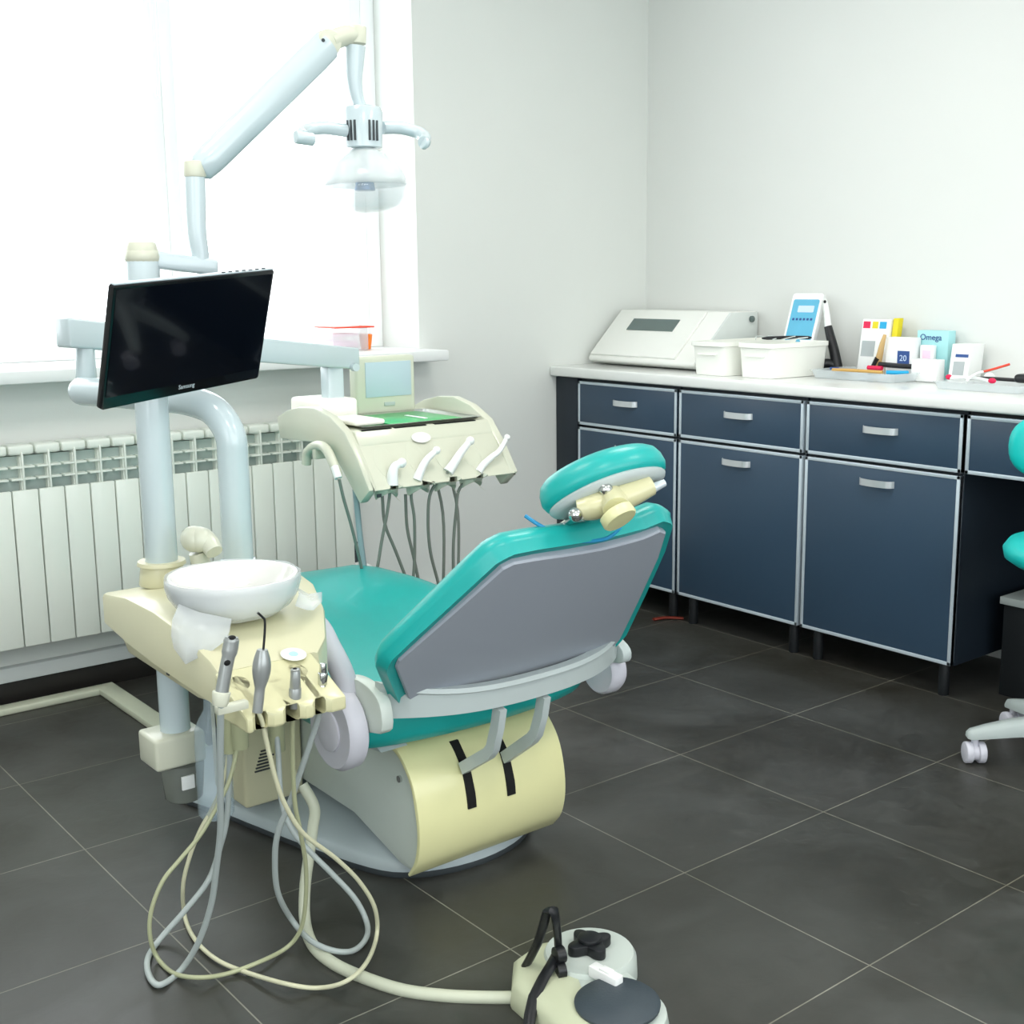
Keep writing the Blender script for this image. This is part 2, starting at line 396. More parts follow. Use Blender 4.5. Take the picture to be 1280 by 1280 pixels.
for i, (y0, y1, lab, zb) in enumerate(cabs):
    t = thing('base_cabinet', ((FX+XW)/2, (y0+y1)/2, 0), lab, 'cabinet', 'slate-blue base cabinets under the white worktop')
    b = MB(); b.box((FX+DT+.001, y0, .112), (XW-.01, y1, .925), .001); obj('carcass', b, 'carc' if i else 'carc', t)
    for nm, z0, z1 in (('drawer', .729, .915), ('door', .112, .725)):
        b = MB(); ba = MB(); framed(b, ba, y0, y1, z0, z1); d = obj(nm, b, 'cab', t); obj('edge_trim', ba, 'alu', d)
        if nm == 'drawer' or i > 0:
            handle(d, (y0+y1)/2 if nm == 'drawer' else (y0+y1)/2+.005, .838 if nm == 'drawer' else .665)
        else: handle(d, (y0+y1)/2-.01, .655)
    for yy in (y0+.05, y1-.05):
        for xx in (FX+.045, XW-.08):
            b = MB(); b.cyl((xx, yy, 0), (xx, yy, .113), .018, seg=16, bev=.002); obj('leg', b, 'dark', t)
b = MB(); b.box((FX+.001, 3.849, .112), (FX+.02, YW-.004, .922), .001); b.box((FX+.02, YW-.03, .112), (XW-.02, YW-.004, .922), .001)
b.box((FX+.03, 3.87, 0), (FX+.045, YW-.004, .112)); tag(obj('filler_panel', b, 'carc'), 'narrow dark filler panel between the end cabinet and the window wall', 'panel')
# knee space: hanging drawer unit, back panel, pedestal
t = thing('hanging_drawer', (3.6, 1.75, .729), 'slate-blue drawer box hanging under the worktop over the knee space', 'drawer')
b = MB(); b.box((FX+DT+.001, 1.35, .729), (XW-.01, 2.047, .925), .001); obj('carcass', b, 'dark', t)
b = MB(); ba = MB(); framed(b, ba, 1.40, 2.047, .729, .915); d = obj('drawer', b, 'cab', t); obj('edge_trim', ba, 'alu', d); handle(d, 1.74, .838)
b = MB(); b.box((3.84, .6, .0), (XW-.005, 2.047, .725), .001); b.box((FX+.02, .6, 0), (XW-.005, .62, .725)); tag(obj('knee_space_panel', b, 'dark'), 'black back panel of the knee space beneath the worktop', 'panel')
t = thing('pedestal', (3.66, 1.6, 0), 'low black pedestal with a grey top edge standing in the knee space', 'pedestal')
b = MB(); b.box((3.53, 1.15, .0), (3.835, 1.99, .30), .002); obj('carcass', b, 'dark', t)
b = MB(); b.box((3.52, 1.14, .301), (3.835, 2.0, .325), .002); obj('pedestal_top', b, 'hosegrey', t)
b = MB(); b.box((3.315, .55, .927), (XW-.002, YW-.003, .968), .008, 3)
tag(obj('worktop', b, 'top'), 'long white worktop running over all the slate-blue cabinets', 'worktop')
b = MB(); b.tube([(3.30, 3.335, .006), (3.35, 3.32, .007), (3.40, 3.27, .006)], .011, 8, flat=.5)
tag(obj('floor_wedge', b, 'rustred'), 'small rust-red scrap on the floor under the base cabinets', 'scrap')

# ------------------------------------------------------------------ things on the worktop
ZT = .969
t = thing('sterilizer', (3.68, 3.65, ZT), 'white tabletop sterilizer with a sloping front and dark window in the wall corner', 'sterilizer')
b = MB(); prof = [(3.50, ZT+.018), (3.50, ZT+.032), (3.70, ZT+.225), (3.865, ZT+.225), (3.865, ZT+.004), (3.54, ZT+.004)]
b.prism(prof, xz, 3.33, 3.95, .006); obj('housing', b, 'sterw', t)
b = MB()
sl = lambda u, v, t_: V((3.50+.200*v-t_*.70, u, ZT+.028+.197*v+t_*.71))
b.prism([(3.44, .05), (3.94, .05), (3.94, .97), (3.44, .97)], sl, .001, .012, .003); lid = obj('lid', b, 'sterw', t)
b = MB(); b.prism([(3.55, .55), (3.82, .55), (3.82, .78), (3.55, .78)], sl, .012, .015); obj('viewing_window', b, 'smoke', lid, 'dark smoked viewing window')
b = MB(); b.prism([(3.505, ZT+.03), (3.505, ZT+.034), (3.70, ZT+.222), (3.86, ZT+.222), (3.86, ZT+.01), (3.52, ZT+.01)], xz, 3.322, 3.333, .002); sd = obj('side_panel', b, 'greyst', t)
b = MB(); b.cyl((3.82, 3.326, ZT+.195), (3.82, 3.312, ZT+.195), .013, seg=16, bev=.002); obj('knob', b, 'smoke', sd)
def tub(y0, y1, x0, x1, lab, h=.125):
    t = thing('storage_tub', ((x0+x1)/2, (y0+y1)/2, ZT), lab, 'tub', 'white plastic tubs on the worktop')
    b = MB(); cx, cy = (x0+x1)/2, (y0+y1)/2; w, d = x1-x0, y1-y0
    def R(s, z, r=.02): return [V((p[0], p[1], z)) for p in rrect(w*s, d*s, r, 4, cx, cy)]
    b.loft([R(.93, ZT), R(.94, ZT+.004), R(1, ZT+h), R(.985, ZT+h), R(.92, ZT+.006)]); o = obj('tub_body', b, 'tub', t)
    b = MB(); b.loft([R(1.0, ZT+h-.018), R(1.05, ZT+h-.016, .025), R(1.05, ZT+h, .025), R(1.0, ZT+h)], False, False); b2 = obj('rim', b, 'tub', t)
    b = MB(); b.box((x0-.004, cy-d*.28, ZT+h*.60), (x0+.006, cy+d*.28, ZT+h*.64), .002); obj('rib', b, 'tub', t)
tub(3.08, 3.24, 3.39, 3.80, 'narrow white storage tub between the sterilizer and the bigger tub')
tub(2.875, 3.035, 3.42, 3.745, 'white storage tub carrying the pale blue device, right of its twin')
# blue device standing in tub
t = thing('blue_device', (3.76, 3.06, ZT+.1), 'white upright device with a light blue face standing in the larger tub', 'device')
dv = V((3.735, 3.02, ZT+.10)); ux = V((.25, -.97, 0)).normalized(); uz = V((.28, -.02, .96)).normalized(); un = ux.cross(uz)
fd = lambda u, v, t_: dv+ux*u+uz*v+un*t_
b = MB(); b.prism(rrect(.125, .215, .012, 4, 0, .10), fd, -.03, 0, .003); obj('body', b, 'paper', t)
sg = -1 if un.x > 0 else 1
e0, e1 = (0, .0015) if un.x < 0 else (-.0315, -.03)
b = MB(); b.prism(rrect(.105, .165, .006, 3, 0, .10), fd, e0, e1); fc = obj('face', b, 'blueface', t, 'light blue printed face')
e2, e3 = (.0015, .0025) if un.x < 0 else (-.0325, -.0315)
b = MB(); b.prism(rrect(.065, .026, .003, 2, .005, .145), fd, e2, e3); obj('display', b, 'bluepale', fc)
b = MB()
for i in range(6): b.prism(rrect(.009, .009, .002, 2, -.037+.0145*i, .105), fd, e2, e3)
obj('buttons', b, 'navy', fc)
b = MB(); b.tube([(3.50, 2.99, ZT+.139), (3.60, 2.93, ZT+.141), (3.66, 2.89, ZT+.139)], lambda u: .0065 if .06 < u < .94 else .003, 10)
tag(obj('black_pen', b, 'black'), 'black pen lying across the rim of the larger tub, under the blue device', 'pen')
b = MB()
for i in range(5): b.tube([(3.50+.012*i, 3.02-.03*i, ZT+.135), (3.56+.01*i, 3.06-.05*i, ZT+.143+.003*(i % 2)), (3.62, 3.03-.02*i, ZT+.134)], .002, 6)
tag(obj('wire_tangle', b, 'greyst'), 'tangle of thin grey wire on the rim of the tubs', 'wire')
# curing light
t = thing('curing_light', (3.80, 2.88, ZT), 'black cordless dental light with a white tip, upright beside the tub', 'dental light')
b = MB(); b.tube([(3.790,2.866,0.986), (3.790,2.884,1.051), (3.790,2.905,1.110), (3.790,2.917,1.145)], lambda u: .021-.006*u, 14); obj('grip', b, 'black', t)
b = MB(); b.tube([(3.790,2.917,1.145), (3.790,2.923,1.184), (3.790,2.932,1.228), (3.785,2.936,1.246)], lambda u: .014-.006*u, 12); obj('light_guide', b, 'white', t)
b = MB(); b.ell((3.775,2.924,1.237), .004, .006, .006, 12); obj('lens', b, 'black', t)
b = MB(); b.prism(smooth_loop([(3.70, 2.94), (3.85, 2.94), (3.85, 2.82), (3.72, 2.82)], 4), xy, ZT, ZT+.02, .003); b.tube([(3.72, 2.93, ZT+.01), (3.76, 2.90, ZT+.04), (3.790,2.874,0.997)], .018, 10); obj('charger_base', b, 'black', t)
# open clear trays
def clear_tray(x0, x1, y0, y1, h, lab, group):
    b = MB(); w, d = x1-x0, y1-y0; cx, cy = (x0+x1)/2, (y0+y1)/2
    def R(s, z, r=.015): return [V((p[0], p[1], z)) for p in rrect(w*s, d*s, r, 3, cx, cy)]
    b.loft([R(.94, ZT), R(1, ZT+h), R(1.03, ZT+h), R(1.03, ZT+h+.002), R(.985, ZT+h+.002), R(.925, ZT+.003)])
    return tag(obj('clear_tray', b, 'clear'), lab, 'tray', group)
clear_tray(3.58, 3.80, 2.47, 2.83, .028, 'clear plastic tray holding a tan pencil, beside the black dental light', 'clear trays on the worktop')
clear_tray(3.50, 3.74, 1.97, 2.27, .022, 'clear plastic tray at the right end of the worktop with white brushes on it', 'clear trays on the worktop')
clear_tray(3.60, 3.80, 1.60, 1.93, .022, 'clear plastic tray mostly beyond the right edge, next to the black box', 'clear trays on the worktop')
def stick(name, pts, r, m, lab, cat, group=None):
    b = MB(); b.tube(pts, r, 8); return tag(obj(name, b, m), lab, cat, group)
stick('pencil', [(3.62, 2.76, ZT+.030), (3.63, 2.66, ZT+.031), (3.64, 2.56, ZT+.030)], .006, 'wood', 'tan pencil lying lengthwise on the clear tray', 'pencil')
stick('blue_pen', [(3.64, 2.545, ZT+.031), (3.66, 2.50, ZT+.031), (3.68, 2.485, ZT+.031)], .007, 'cyan', 'short blue pen at the end of the tan pencil', 'pen')
stick('purple_pen', [(3.66, 2.80, ZT+.031), (3.67, 2.77, ZT+.031)], .005, 'navy', 'purple pen tip at the left end of the clear tray', 'pen')
stick('red_marker', [(3.72, 2.68, ZT+.037), (3.72, 2.62, ZT+.037)], .008, 'red', 'small red marker at the back of the clear tray', 'marker')
stick('black_marker', [(3.73, 2.64, ZT+.05), (3.73, 2.54, ZT+.048), (3.73, 2.46, ZT+.05)], .009, 'black', 'black marker pen across the back of the clear tray', 'marker')
b = MB()
for i in range(9):
    a = random.uniform(0, PI); cx = random.uniform(3.62, 3.76); cy = random.uniform(2.52, 2.78)
    b.box((cx-.03, cy-.012, ZT+.004+.002*i), (cx+.03, cy+.012, ZT+.0055+.002*i), mtx=None)
tag(obj('paper_packets', b, 'bluepale'), 'loose pale blue paper packets in the clear tray with the pencil', 'packets')
# cards and boxes against the wall
def cardboard(name, y0, y1, z1, x, m, lab, cat, thick=.03, lean=.03, group=None, z0=ZT):
    t = thing(name, (x, (y0+y1)/2, ZT), lab, cat, group)
    b = MB(); b.prism([(x, z0), (x+lean, z1), (x+lean+thick, z1), (x+thick, z0)], xz, y0, y1, .002); obj('carton', b, m, t)
    f = lambda u, v, e: V((x+lean*v-e, y0+(y1-y0)*u, z0+(z1-z0)*v)); return t, f
def patch(t, f, u0, u1, v0, v1, m, name='print', e=.0012):
    b = MB(); b.prism([(u0, v0), (u1, v0), (u1, v1), (u0, v1)], f, .0002, e); return obj(name, b, m, t)
t, f = cardboard('leaflet_holder', 2.655, 2.775, 1.175, 3.78, 'paper', 'tall white card with red, yellow and blue squares along its top', 'card', .02)
patch(t, f, .70, .95, .84, .96, 'red'); patch(t, f, .42, .62, .84, .96, 'yel'); patch(t, f, .12, .36, .84, .96, 'cyan'); patch(t, f, .45, .92, .35, .62, 'greyprint')
t, f = cardboard('yellow_booklet', 2.628, 2.65, 1.18, 3.79, 'yel', 'narrow yellow booklet edge right of the card with coloured squares', 'booklet', .03)
t, f = cardboard('white_carton', 2.525, 2.635, 1.115, 3.76, 'paper', 'white carton with a blue label behind the black marker', 'box', .05, .0)
patch(t, f, .1, .55, .28, .68, 'navy'); text('label_print', '20', .03, f(.33, .50, .002), (0, -1, 0), (0, 0, 1), 'bluepale', t)
t, f = cardboard('aqua_carton', 2.42, 2.545, 1.14, 3.815, 'aqua', 'pale aqua carton with lettering on its top band, at the wall', 'box', .045, .0)
text('lettering', 'Omega', .03, f(.55, .86, .002), (0, -1, 0), (0, 0, 1), 'navy', t)
t, f = cardboard('pink_print_carton', 2.46, 2.515, 1.09, 3.79, 'paper', 'small white carton with faint pink print before the aqua carton', 'box', .018, .0)
patch(t, f, .2, .8, .4, .85, 'pink')
t, f = cardboard('gauze_carton', 2.40, 2.50, 1.045, 3.72, 'paper', 'plain white low carton in front of the aqua carton', 'box', .05, .0)
t, f = cardboard('white_dispenser', 2.30, 2.375, 1.10, 3.75, 'white', 'white dispenser box with a dark slot, left of the brushes', 'dispenser', .08, .02)
patch(t, f, .1, .75, .66, .74, 'navy', 'slot'); patch(t, f, .25, .8, .2, .55, 'greyprint')
b = MB(); b.tube([(3.79, 2.70, ZT), (3.76, 2.665, ZT+.06), (3.75, 2.645, ZT+.12), (3.755, 2.638, ZT+.155)], lambda u: .017-.011*u, 10)
tag(obj('tan_brush', b, 'tan'), 'tan handled brush leaning against the white carton', 'brush')
b = MB(); b.tube([(3.77, 2.71, ZT+.005), (3.745, 2.66, ZT+.07)], .009, 8, False); tag(obj('dark_brush', b, 'black'), 'dark slim brush leaning behind the tan one', 'brush')
t = thing('interdental_brush', (3.6, 2.2, ZT+.02), 'white brush with pink ends lying on the right-hand clear tray', 'brush')
b = MB(); b.tube([(3.60, 2.27, ZT+.03), (3.62, 2.20, ZT+.032), (3.56, 2.10, ZT+.03)], .006, 8); obj('shaft', b, 'paper', t)
b = MB(); b.ell((3.60, 2.275, ZT+.032), .008, .012, .009, 10); b.ell((3.56, 2.095, ZT+.032), .009, .014, .009, 10); obj('end_cap', b, 'red', t)
t = thing('second_brush', (3.66, 2.15, ZT+.02), 'white brush with a red tip crossing over the pink-ended one', 'brush')
b = MB(); b.tube([(3.54, 2.17, ZT+.032), (3.62, 2.19, ZT+.045), (3.66, 2.19, ZT+.05)], .005, 8); obj('shaft', b, 'paper', t)
b = MB(); b.tube([(3.66, 2.19, ZT+.05), (3.69, 2.165, ZT+.06), (3.72, 2.13, ZT+.075)], .004, 8); obj('tip', b, 'redp', t)
b = MB(); b.tube([(3.66, 2.25, ZT+.026), (3.68, 2.18, ZT+.028), (3.70, 2.08, ZT+.026)], .006, 8); tag(obj('dark_pick', b, 'black'), 'thin black pick on the right tray behind the white brushes', 'pick')
b = MB(); b.box((3.62, 1.90, ZT+.024), (3.72, 2.06, ZT+.052), .012, 3); tag(obj('black_case', b, 'black'), 'rounded black case at the right end of the worktop', 'case')
b = MB(); b.ell((3.78, 2.235, ZT+.02), .02, .02, .02, 16); b.cyl((3.78, 2.235, ZT), (3.78, 2.235, ZT+.035), .008, .004); tag(obj('cotton_holder', b, 'white'), 'small white knob-shaped holder at the wall beside the dispenser', 'holder')

# ------------------------------------------------------------------ items on the window sill
t = thing('sill_dispenser', (2.36, 4.10, 1.067), 'clear box with pink contents and a red lid edge on the window sill', 'box')
b = MB(); b.box((2.32, 4.05, 1.066), (2.475, 4.20, 1.15), .004); obj('clear_body', b, 'film', t)
b = MB(); b.box((2.335, 4.065, 1.08), (2.44, 4.19, 1.10), .003); b.box((2.335, 4.065, 1.12), (2.44, 4.19, 1.13), .003); obj('contents', b, 'pink', t)
b = MB(); b.box((2.33, 4.045, 1.15), (2.50, 4.205, 1.156), .002); obj('lid', b, 'redp', t)
b = MB(); b.lathe([(0, .019), (.055, .026), (.057, .023), (.004, .016)], (2.505, 4.12, 1.066), seg=20)
tag(obj('orange_cup', b, 'orange'), 'small orange cup on the window sill right of the clear box', 'cup')

# ------------------------------------------------------------------ dental chair
CH = thing('dental_chair', (1.56, 2.55, 0), 'turquoise reclining dental chair seen from behind, on a grey floor base', 'dental chair')
bp = smooth_loop([(1.17, 2.95), (1.212, 2.72), (1.315, 2.30), (1.40, 2.165), (1.56, 2.12), (1.72, 2.165), (1.81, 2.30), (1.89, 2.70), (1.92, 2.95), (1.80, 3.12), (1.56, 3.15), (1.31, 3.12)], 5)
b = MB()
def L3(L, z): return [V((p[0], p[1], z)) for p in L]
b.loft([L3(offset_loop(bp, .004), 0), L3(bp, .006), L3(bp, .016)]); obj('base_rim', b, 'rubber', CH, 'dark rubber rim')
b = MB(); b.loft([L3(offset_loop(bp, .001), .016), L3(offset_loop(bp, .003), .034), L3(offset_loop(bp, .012), .043), L3(offset_loop(bp, .06), .055), L3(offset_loop(bp, .12), .075)]); obj('base_plate', b, 'basep', CH, sharp=60)
# lift casing
side = [(2.11, .045), (2.085, .085), (2.075, .14), (2.08, .20), (2.10, .26), (2.14, .305), (2.18, .32), (2.40, .322), (2.95, .33), (2.98, .30), (2.95, .16), (2.65, .105), (2.366, .10), (2.17, .048)]
side = [tuple(p_) for p_ in [v_.yz for v_ in catmull([V((0, *q_)) for q_ in side[:7]], 4)]]+side[7:]
b = MB(); b.prism(side, yz, 1.365, 1.745, .003); obj('lift_casing', b, 'casing', CH, sharp=30)
cov = [(2.112, .042), (2.080, .082), (2.066, .14), (2.071, .205), (2.092, .268), (2.135, .316), (2.18, .332), (2.30, .335), (2.30, .326), (2.18, .322), (2.14, .306), (2.10, .26), (2.082, .20), (2.077, .14), (2.09, .085), (2.118, .046)]
cov = [tuple(v_.yz) for v_ in catmull([V((0, *q_)) for q_ in cov[:7]], 4)]+cov[7:9]+[tuple(v_.yz) for v_ in catmull([V((0, *q_)) for q_ in cov[9:]], 4)]
b = MB(); b.prism(cov, yz, 1.350, 1.760, .0015); cv = obj('end_cover', b, 'yellow', CH, 'pale yellow curved end cover', sharp=30)
def face_y(z):
    P = [(.042, 2.112), (.082, 2.080), (.14, 2.066), (.205, 2.071), (.268, 2.092), (.316, 2.135)]
    for (z0, y0), (z1, y1) in zip(P, P[1:]):
        if z <= z1: return y0+(y1-y0)*(z-z0)/(z1-z0)
    return 2.14
for xs, z0, z1 in ((1.489, .178, .315), (1.599, .178, .30)):
    b = MB(); n = 8
    a = [V((xs-.011, face_y(z0+(z1-z0)*i/n)-.0055, z0+(z1-z0)*i/n)) for i in range(n+1)]
    c = [p+V((.022, 0, 0)) for p in a]
    b.loft([[a[i], c[i], c[i]+V((0, .008, 0)), a[i]+V((0, .008, 0))] for i in range(n+1)]); obj('slot', b, 'hole', cv, 'black slot')
b = MB(); b.cyl((1.366, 2.16, .25), (1.360, 2.16, .25), .008, seg=14); obj('cover_screw', b, 'chrome', CH)
b = MB(); b.tube([(1.16, 2.36, .61), (1.180,2.194,0.634), (1.190,2.133,0.585), (1.205,2.103,0.516), (1.205, 2.10, .43)], .024, 20, flat=1); obj('unit_arm', b, 'lilac', CH, 'lilac-grey arm carrying the spittoon unit')
# upper arm carrying the seat
b = MB(); b.prism([(2.2, .30), (2.16, .35), (2.9, .37), (2.9, .30)], yz, 1.40, 1.72, .01); obj('seat_support', b, 'casing', CH)
b = MB(); b.prism([(2.13, .335), (2.2, .37), (2.24, .325)], yz, 1.30, 1.37, .003); obj('seat_bracket', b, 'barm', CH)
# seat cushion
def pillow(b, loop, layers, f):
    b.loft([[f(u, v, w) for u, v in offset_loop(loop, d)] for w, d in layers])
seat_l = smooth_loop([(1.25, 2.13), (1.235, 2.30), (1.25, 2.65), (1.29, 3.10), (1.33, 3.45), (1.56, 3.52), (1.79, 3.45), (1.83, 3.10), (1.87, 2.65), (1.885, 2.30), (1.87, 2.13), (1.56, 2.075)], 6)
def seat_z(x, y, w):
    z = .345 + w
    if y < 2.45: z += 0
    k = max(0, min(1, (y-2.35)/.45)); k = k*k*(3-2*k)
    top = max(0, (w-.05)/.08)
    z += top*(.045*k - .035*math.exp(-((x-1.56)/.11)**2)*k*.9 )
    z -= max(0, y-3.0)*.25
    return V((x, y, z))
b = MB()
lay = [(0, .03), (.008, .012), (.03, 0), (.09, 0), (.115, .012), (.128, .035), (.132, .07)]
b.loft([[seat_z(u, v, w) for u, v in offset_loop(seat_l, d)] for w, d in lay]+[[seat_z(1.56+(u-1.56)*s, 2.8+(v-2.8)*s, .133) for u, v in offset_loop(seat_l, .07)] for s in (.8, .6, .4, .2, .02)])
obj('seat', b, 'teal', CH, sharp=70)
# backrest, local frame
O0 = V((1.555, 1.99, .50)); bu = V((1, 0, 0)); bv = V((0, -.622, .783)); bw = V((0, .783, .622))
fb = lambda u, v, w: O0+bu*u+bv*v+bw*w
panel = [(-.262, -.03), (-.275, 0), (-.348, .122), (-.350, .145), (-.228, .398), (-.208, .411), (-.16, .415), (0, .415), (.11, .422), (.150, .433), (.176, .42), (.21, .335), (.25, .18), (.285, .03), (.27, -.02), (0, -.05)]
def dens(P, n=3):
    out = []
    for i in range(len(P)):
        a = V(P[i]); c = V(P[(i+1) % len(P)])
        for k in range(n): q = a+(c-a)*k/n; out.append((q.x, q.y))
    return out
PL = dens(panel, 5)
bulge = lambda u, v: -.024*(1-min(1, abs(u)/.35)**2)
b = MB()
f2 = lambda u, v, w: fb(u, v, w+bulge(u, v))
pr = [(.02, .0), (.004, 0), (0, .003)]
b.loft([[f2(u, v, w) for u, v in offset_loop(PL, d)] for w, d in pr]+[[f2(u*s, .18+(v-.18)*s, 0) for u, v in offset_loop(PL, .003)] for s in (.98, .96, .93, .89, .84, .78, .7, .6, .5, .4, .3, .2, .1)])
obj('back_shell', b, 'shell', CH, 'smooth grey rear shell', sharp=18)
cu = offset_loop(PL, -.022)
thick = lambda v: .052+.016*max(0, min(1, v/.35))
b = MB(); lay = [(0.006, .010), (.0, .002), (.02, -.006), (.4, -.010), (.65, -.005), (.85, .006), (.96, .022), (1.0, .045)]
rings = []
for i, (w, d) in enumerate(lay):
    rings.append([fb(u, v, (w*thick(v) if w > .1 else w)+bulge(u, v)*.6) for u, v in offset_loop(cu, d)])
rings += [[fb(u*s, .18+(v-.18)*s, thick(v)-.02*(1-s)+bulge(u*s, v)*.6) for u, v in offset_loop(cu, .045)] for s in (.8, .6, .4, .2, .03)]
b.loft(rings); obj('backrest', b, 'teal', CH, sharp=70)
# curved grey bar below the shell
b = MB(); rings = []
N = 24
for i in range(N+1):
    s = -1+2*i/N
    X = O0.x+.325*s
    Yc = 1.945+.085*abs(s)**3.2
    if abs(s) > .999: Yc += .0
    h = .028+.010*abs(s)**4; z = .478+.02*abs(s)**2
    t1 = V((0, -.022, 0))
    rings.append([V((X, Yc, z+h)), V((X, Yc-.024, z+h)), V((X, Yc-.026, z+h-.010)), V((X, Yc-.018, z+h-.014)), V((X, Yc-.012, z-h)), V((X, Yc, z-h))])
b.loft(rings); bar = obj('back_bar', b, 'barm', CH, 'curved light grey bar', sharp=50)
for s in (-1, 1):
    b = MB(); X = O0.x+s*.327
    poly = [(2.03, .430), (1.985, .445), (1.99, .50), (2.03, .525), (2.09, .53), (2.14, .515), (2.16, .46), (2.11, .41)] if s < 0 else [(2.03, .44), (1.99, .45), (1.99, .48), (2.03, .50), (2.08, .49), (2.10, .46), (2.08, .43), (2.05, .42)]
    b.prism(smooth_loop(poly, 3), yz, X-.014, X+.014, .004); obj('side_plate', b, 'barm' if s > 0 else 'casing', CH)
    g_ = 1 if s < 0 else .68
    b = MB(); b.lathe([(0, .078*g_), (.006, .086*g_), (.035, .088*g_), (.046, .080*g_), (.048, .05*g_), (.048, .045*g_)], (X-s*-.014-(.03 if s > 0 else 0), 2.11 if s < 0 else 2.075, .425 if s < 0 else .412), (s, 0, 0), 36)
    pv = obj('pivot_housing', b, 'lilac', CH, 'lilac-grey round pivot housing')
    b = MB(); b.lathe([(0, .044*g_), (.006, .044*g_), (.010, .036*g_), (.011, .01)], (X+s*.060-(.03 if s > 0 else 0), 2.11 if s < 0 else 2.075, .425 if s < 0 else .412), (s, 0, 0), 28); obj('pivot_cap', b, 'lilac', pv)
for pts in ([(1.478, 1.945, .445), (1.478, 1.955, .40), (1.478, 1.975, .34), (1.478, 2.08, .27)], [(1.597, 1.945, .445), (1.597, 1.955, .40), (1.597, 1.975, .345), (1.597, 2.085, .262)]):
    b = MB(); P = [V(p) for p in pts]; P = [P[0], P[1], P[2]*.85+P[1]*.15, P[2]*.9+P[3]*.1, P[3]]
    rings = []
    for i, p in enumerate(P):
        a = P[max(0, i-1)]; c = P[min(len(P)-1, i+1)]; d = (c-a).normalized(); nrm = V((0, d.z, -d.y)); w = .013
        rings.append([p+nrm*w+V((-.009, 0, 0)), p+nrm*w+V((.009, 0, 0)), p-nrm*w+V((.009, 0, 0)), p-nrm*w+V((-.009, 0, 0))])
    b.loft(rings); obj('hanger_bracket', b, 'barm', CH, 'grey bent hanger bracket')
# headrest
hc = V((1.548, 1.695, .930)); hn = V((0.05, .60, .80)).normalized(); hx = V((1, 0, 1.1)); hx = (hx-hn*hx.dot(hn)).normalized(); hv = hn.cross(hx)
fh = lambda u, v, w: hc+hx*u+hv*v+hn*w
hl = [(.117*math.cos(a)*(1+.06*math.cos(2*a)), .082*math.sin(a)) for a in [2*PI*k/40 for k in range(40)]]
b = MB(); lay = [(-.004, .012), (0, .003), (.012, -.002), (.03, 0), (.044, .006), (.054, .018), (.060, .035)]
b.loft([[fh(u, v, w-.10*(u*u)*0) for u, v in offset_loop(hl, d)] for w, d in lay]+[[fh(u*s, v*s, .061-.012*(1-s)) for u, v in offset_loop(hl, .035)] for s in (.7, .4, .05)])
HR = obj('headrest', b, 'teal', CH, sharp=70)
b = MB(); b.loft([[fh(u, v, w) for u, v in offset_loop(hl, d)] for w, d in [(-.003, .008), (-.007, .006), (-.014, .010), (-.018, .022), (-.018, .05)]]); obj('headrest_plate', b, 'barm', HR, 'pale grey backing plate')
b = MB(); b.tube([fh(-.070, -.035, -.030), fh(-.04, -.036, -.036), fh(.02, -.03, -.036), fh(.078, -.022, -.030)], lambda u: .019+.007*math.sin(PI*u), 20)
b.cyl(fh(-.05, -.03, -.012), fh(-.05, -.034, -.04), .012); b.cyl(fh(.05, -.026, -.012), fh(.05, -.028, -.04), .012)
b.cyl(fh(-.006, -.062, -.066), fh(-.002, -.035, -.03), .026); 
obj('headrest_joint', b, 'creamy', HR, 'cream articulated joint')
b = MB(); b.lathe([(0, .026), (.003, .033), (.018, .034), (.022, .031), (.023, .01)], fh(-.012, -.070, -.070), (.05, -.70, -.71), 18); obj('locking_knob', b, 'yellow', HR, 'cream ribbed locking knob')
for q_ in (fh(-.010, -.058, -.020), fh(-.078, -.046, -.042)):
    b = MB(); b.ell(q_, .014, .014, .014, 18); obj('chrome_pin', b, 'chrome', HR, 'chrome ball pin')
b = MB(); b.cyl(fh(-.07, -.045, -.045), fb(-.05, .415, .05), .009, .007, 14); b.cyl(fh(-.02, -.045, -.04), fb(.0, .415, .05), .009, .007, 14); obj('support_rod', b, 'chrome', HR, 'chrome support rods')
b = MB(); b.cyl(fh(.075, -.02, -.036), fh(.105, -.016, -.032), .010, .007); obj('silver_pin', b, 'silver', HR)
b = MB(); b.tube([fb(-.135, .43, .075), fb(-.12, .435, .04), fb(-.07, .43, .0), fb(0, .435, -.015), fb(.05, .44, .0)], .004, 8); obj('blue_tube', b, 'bluetube', CH, 'thin blue tube under the headrest')

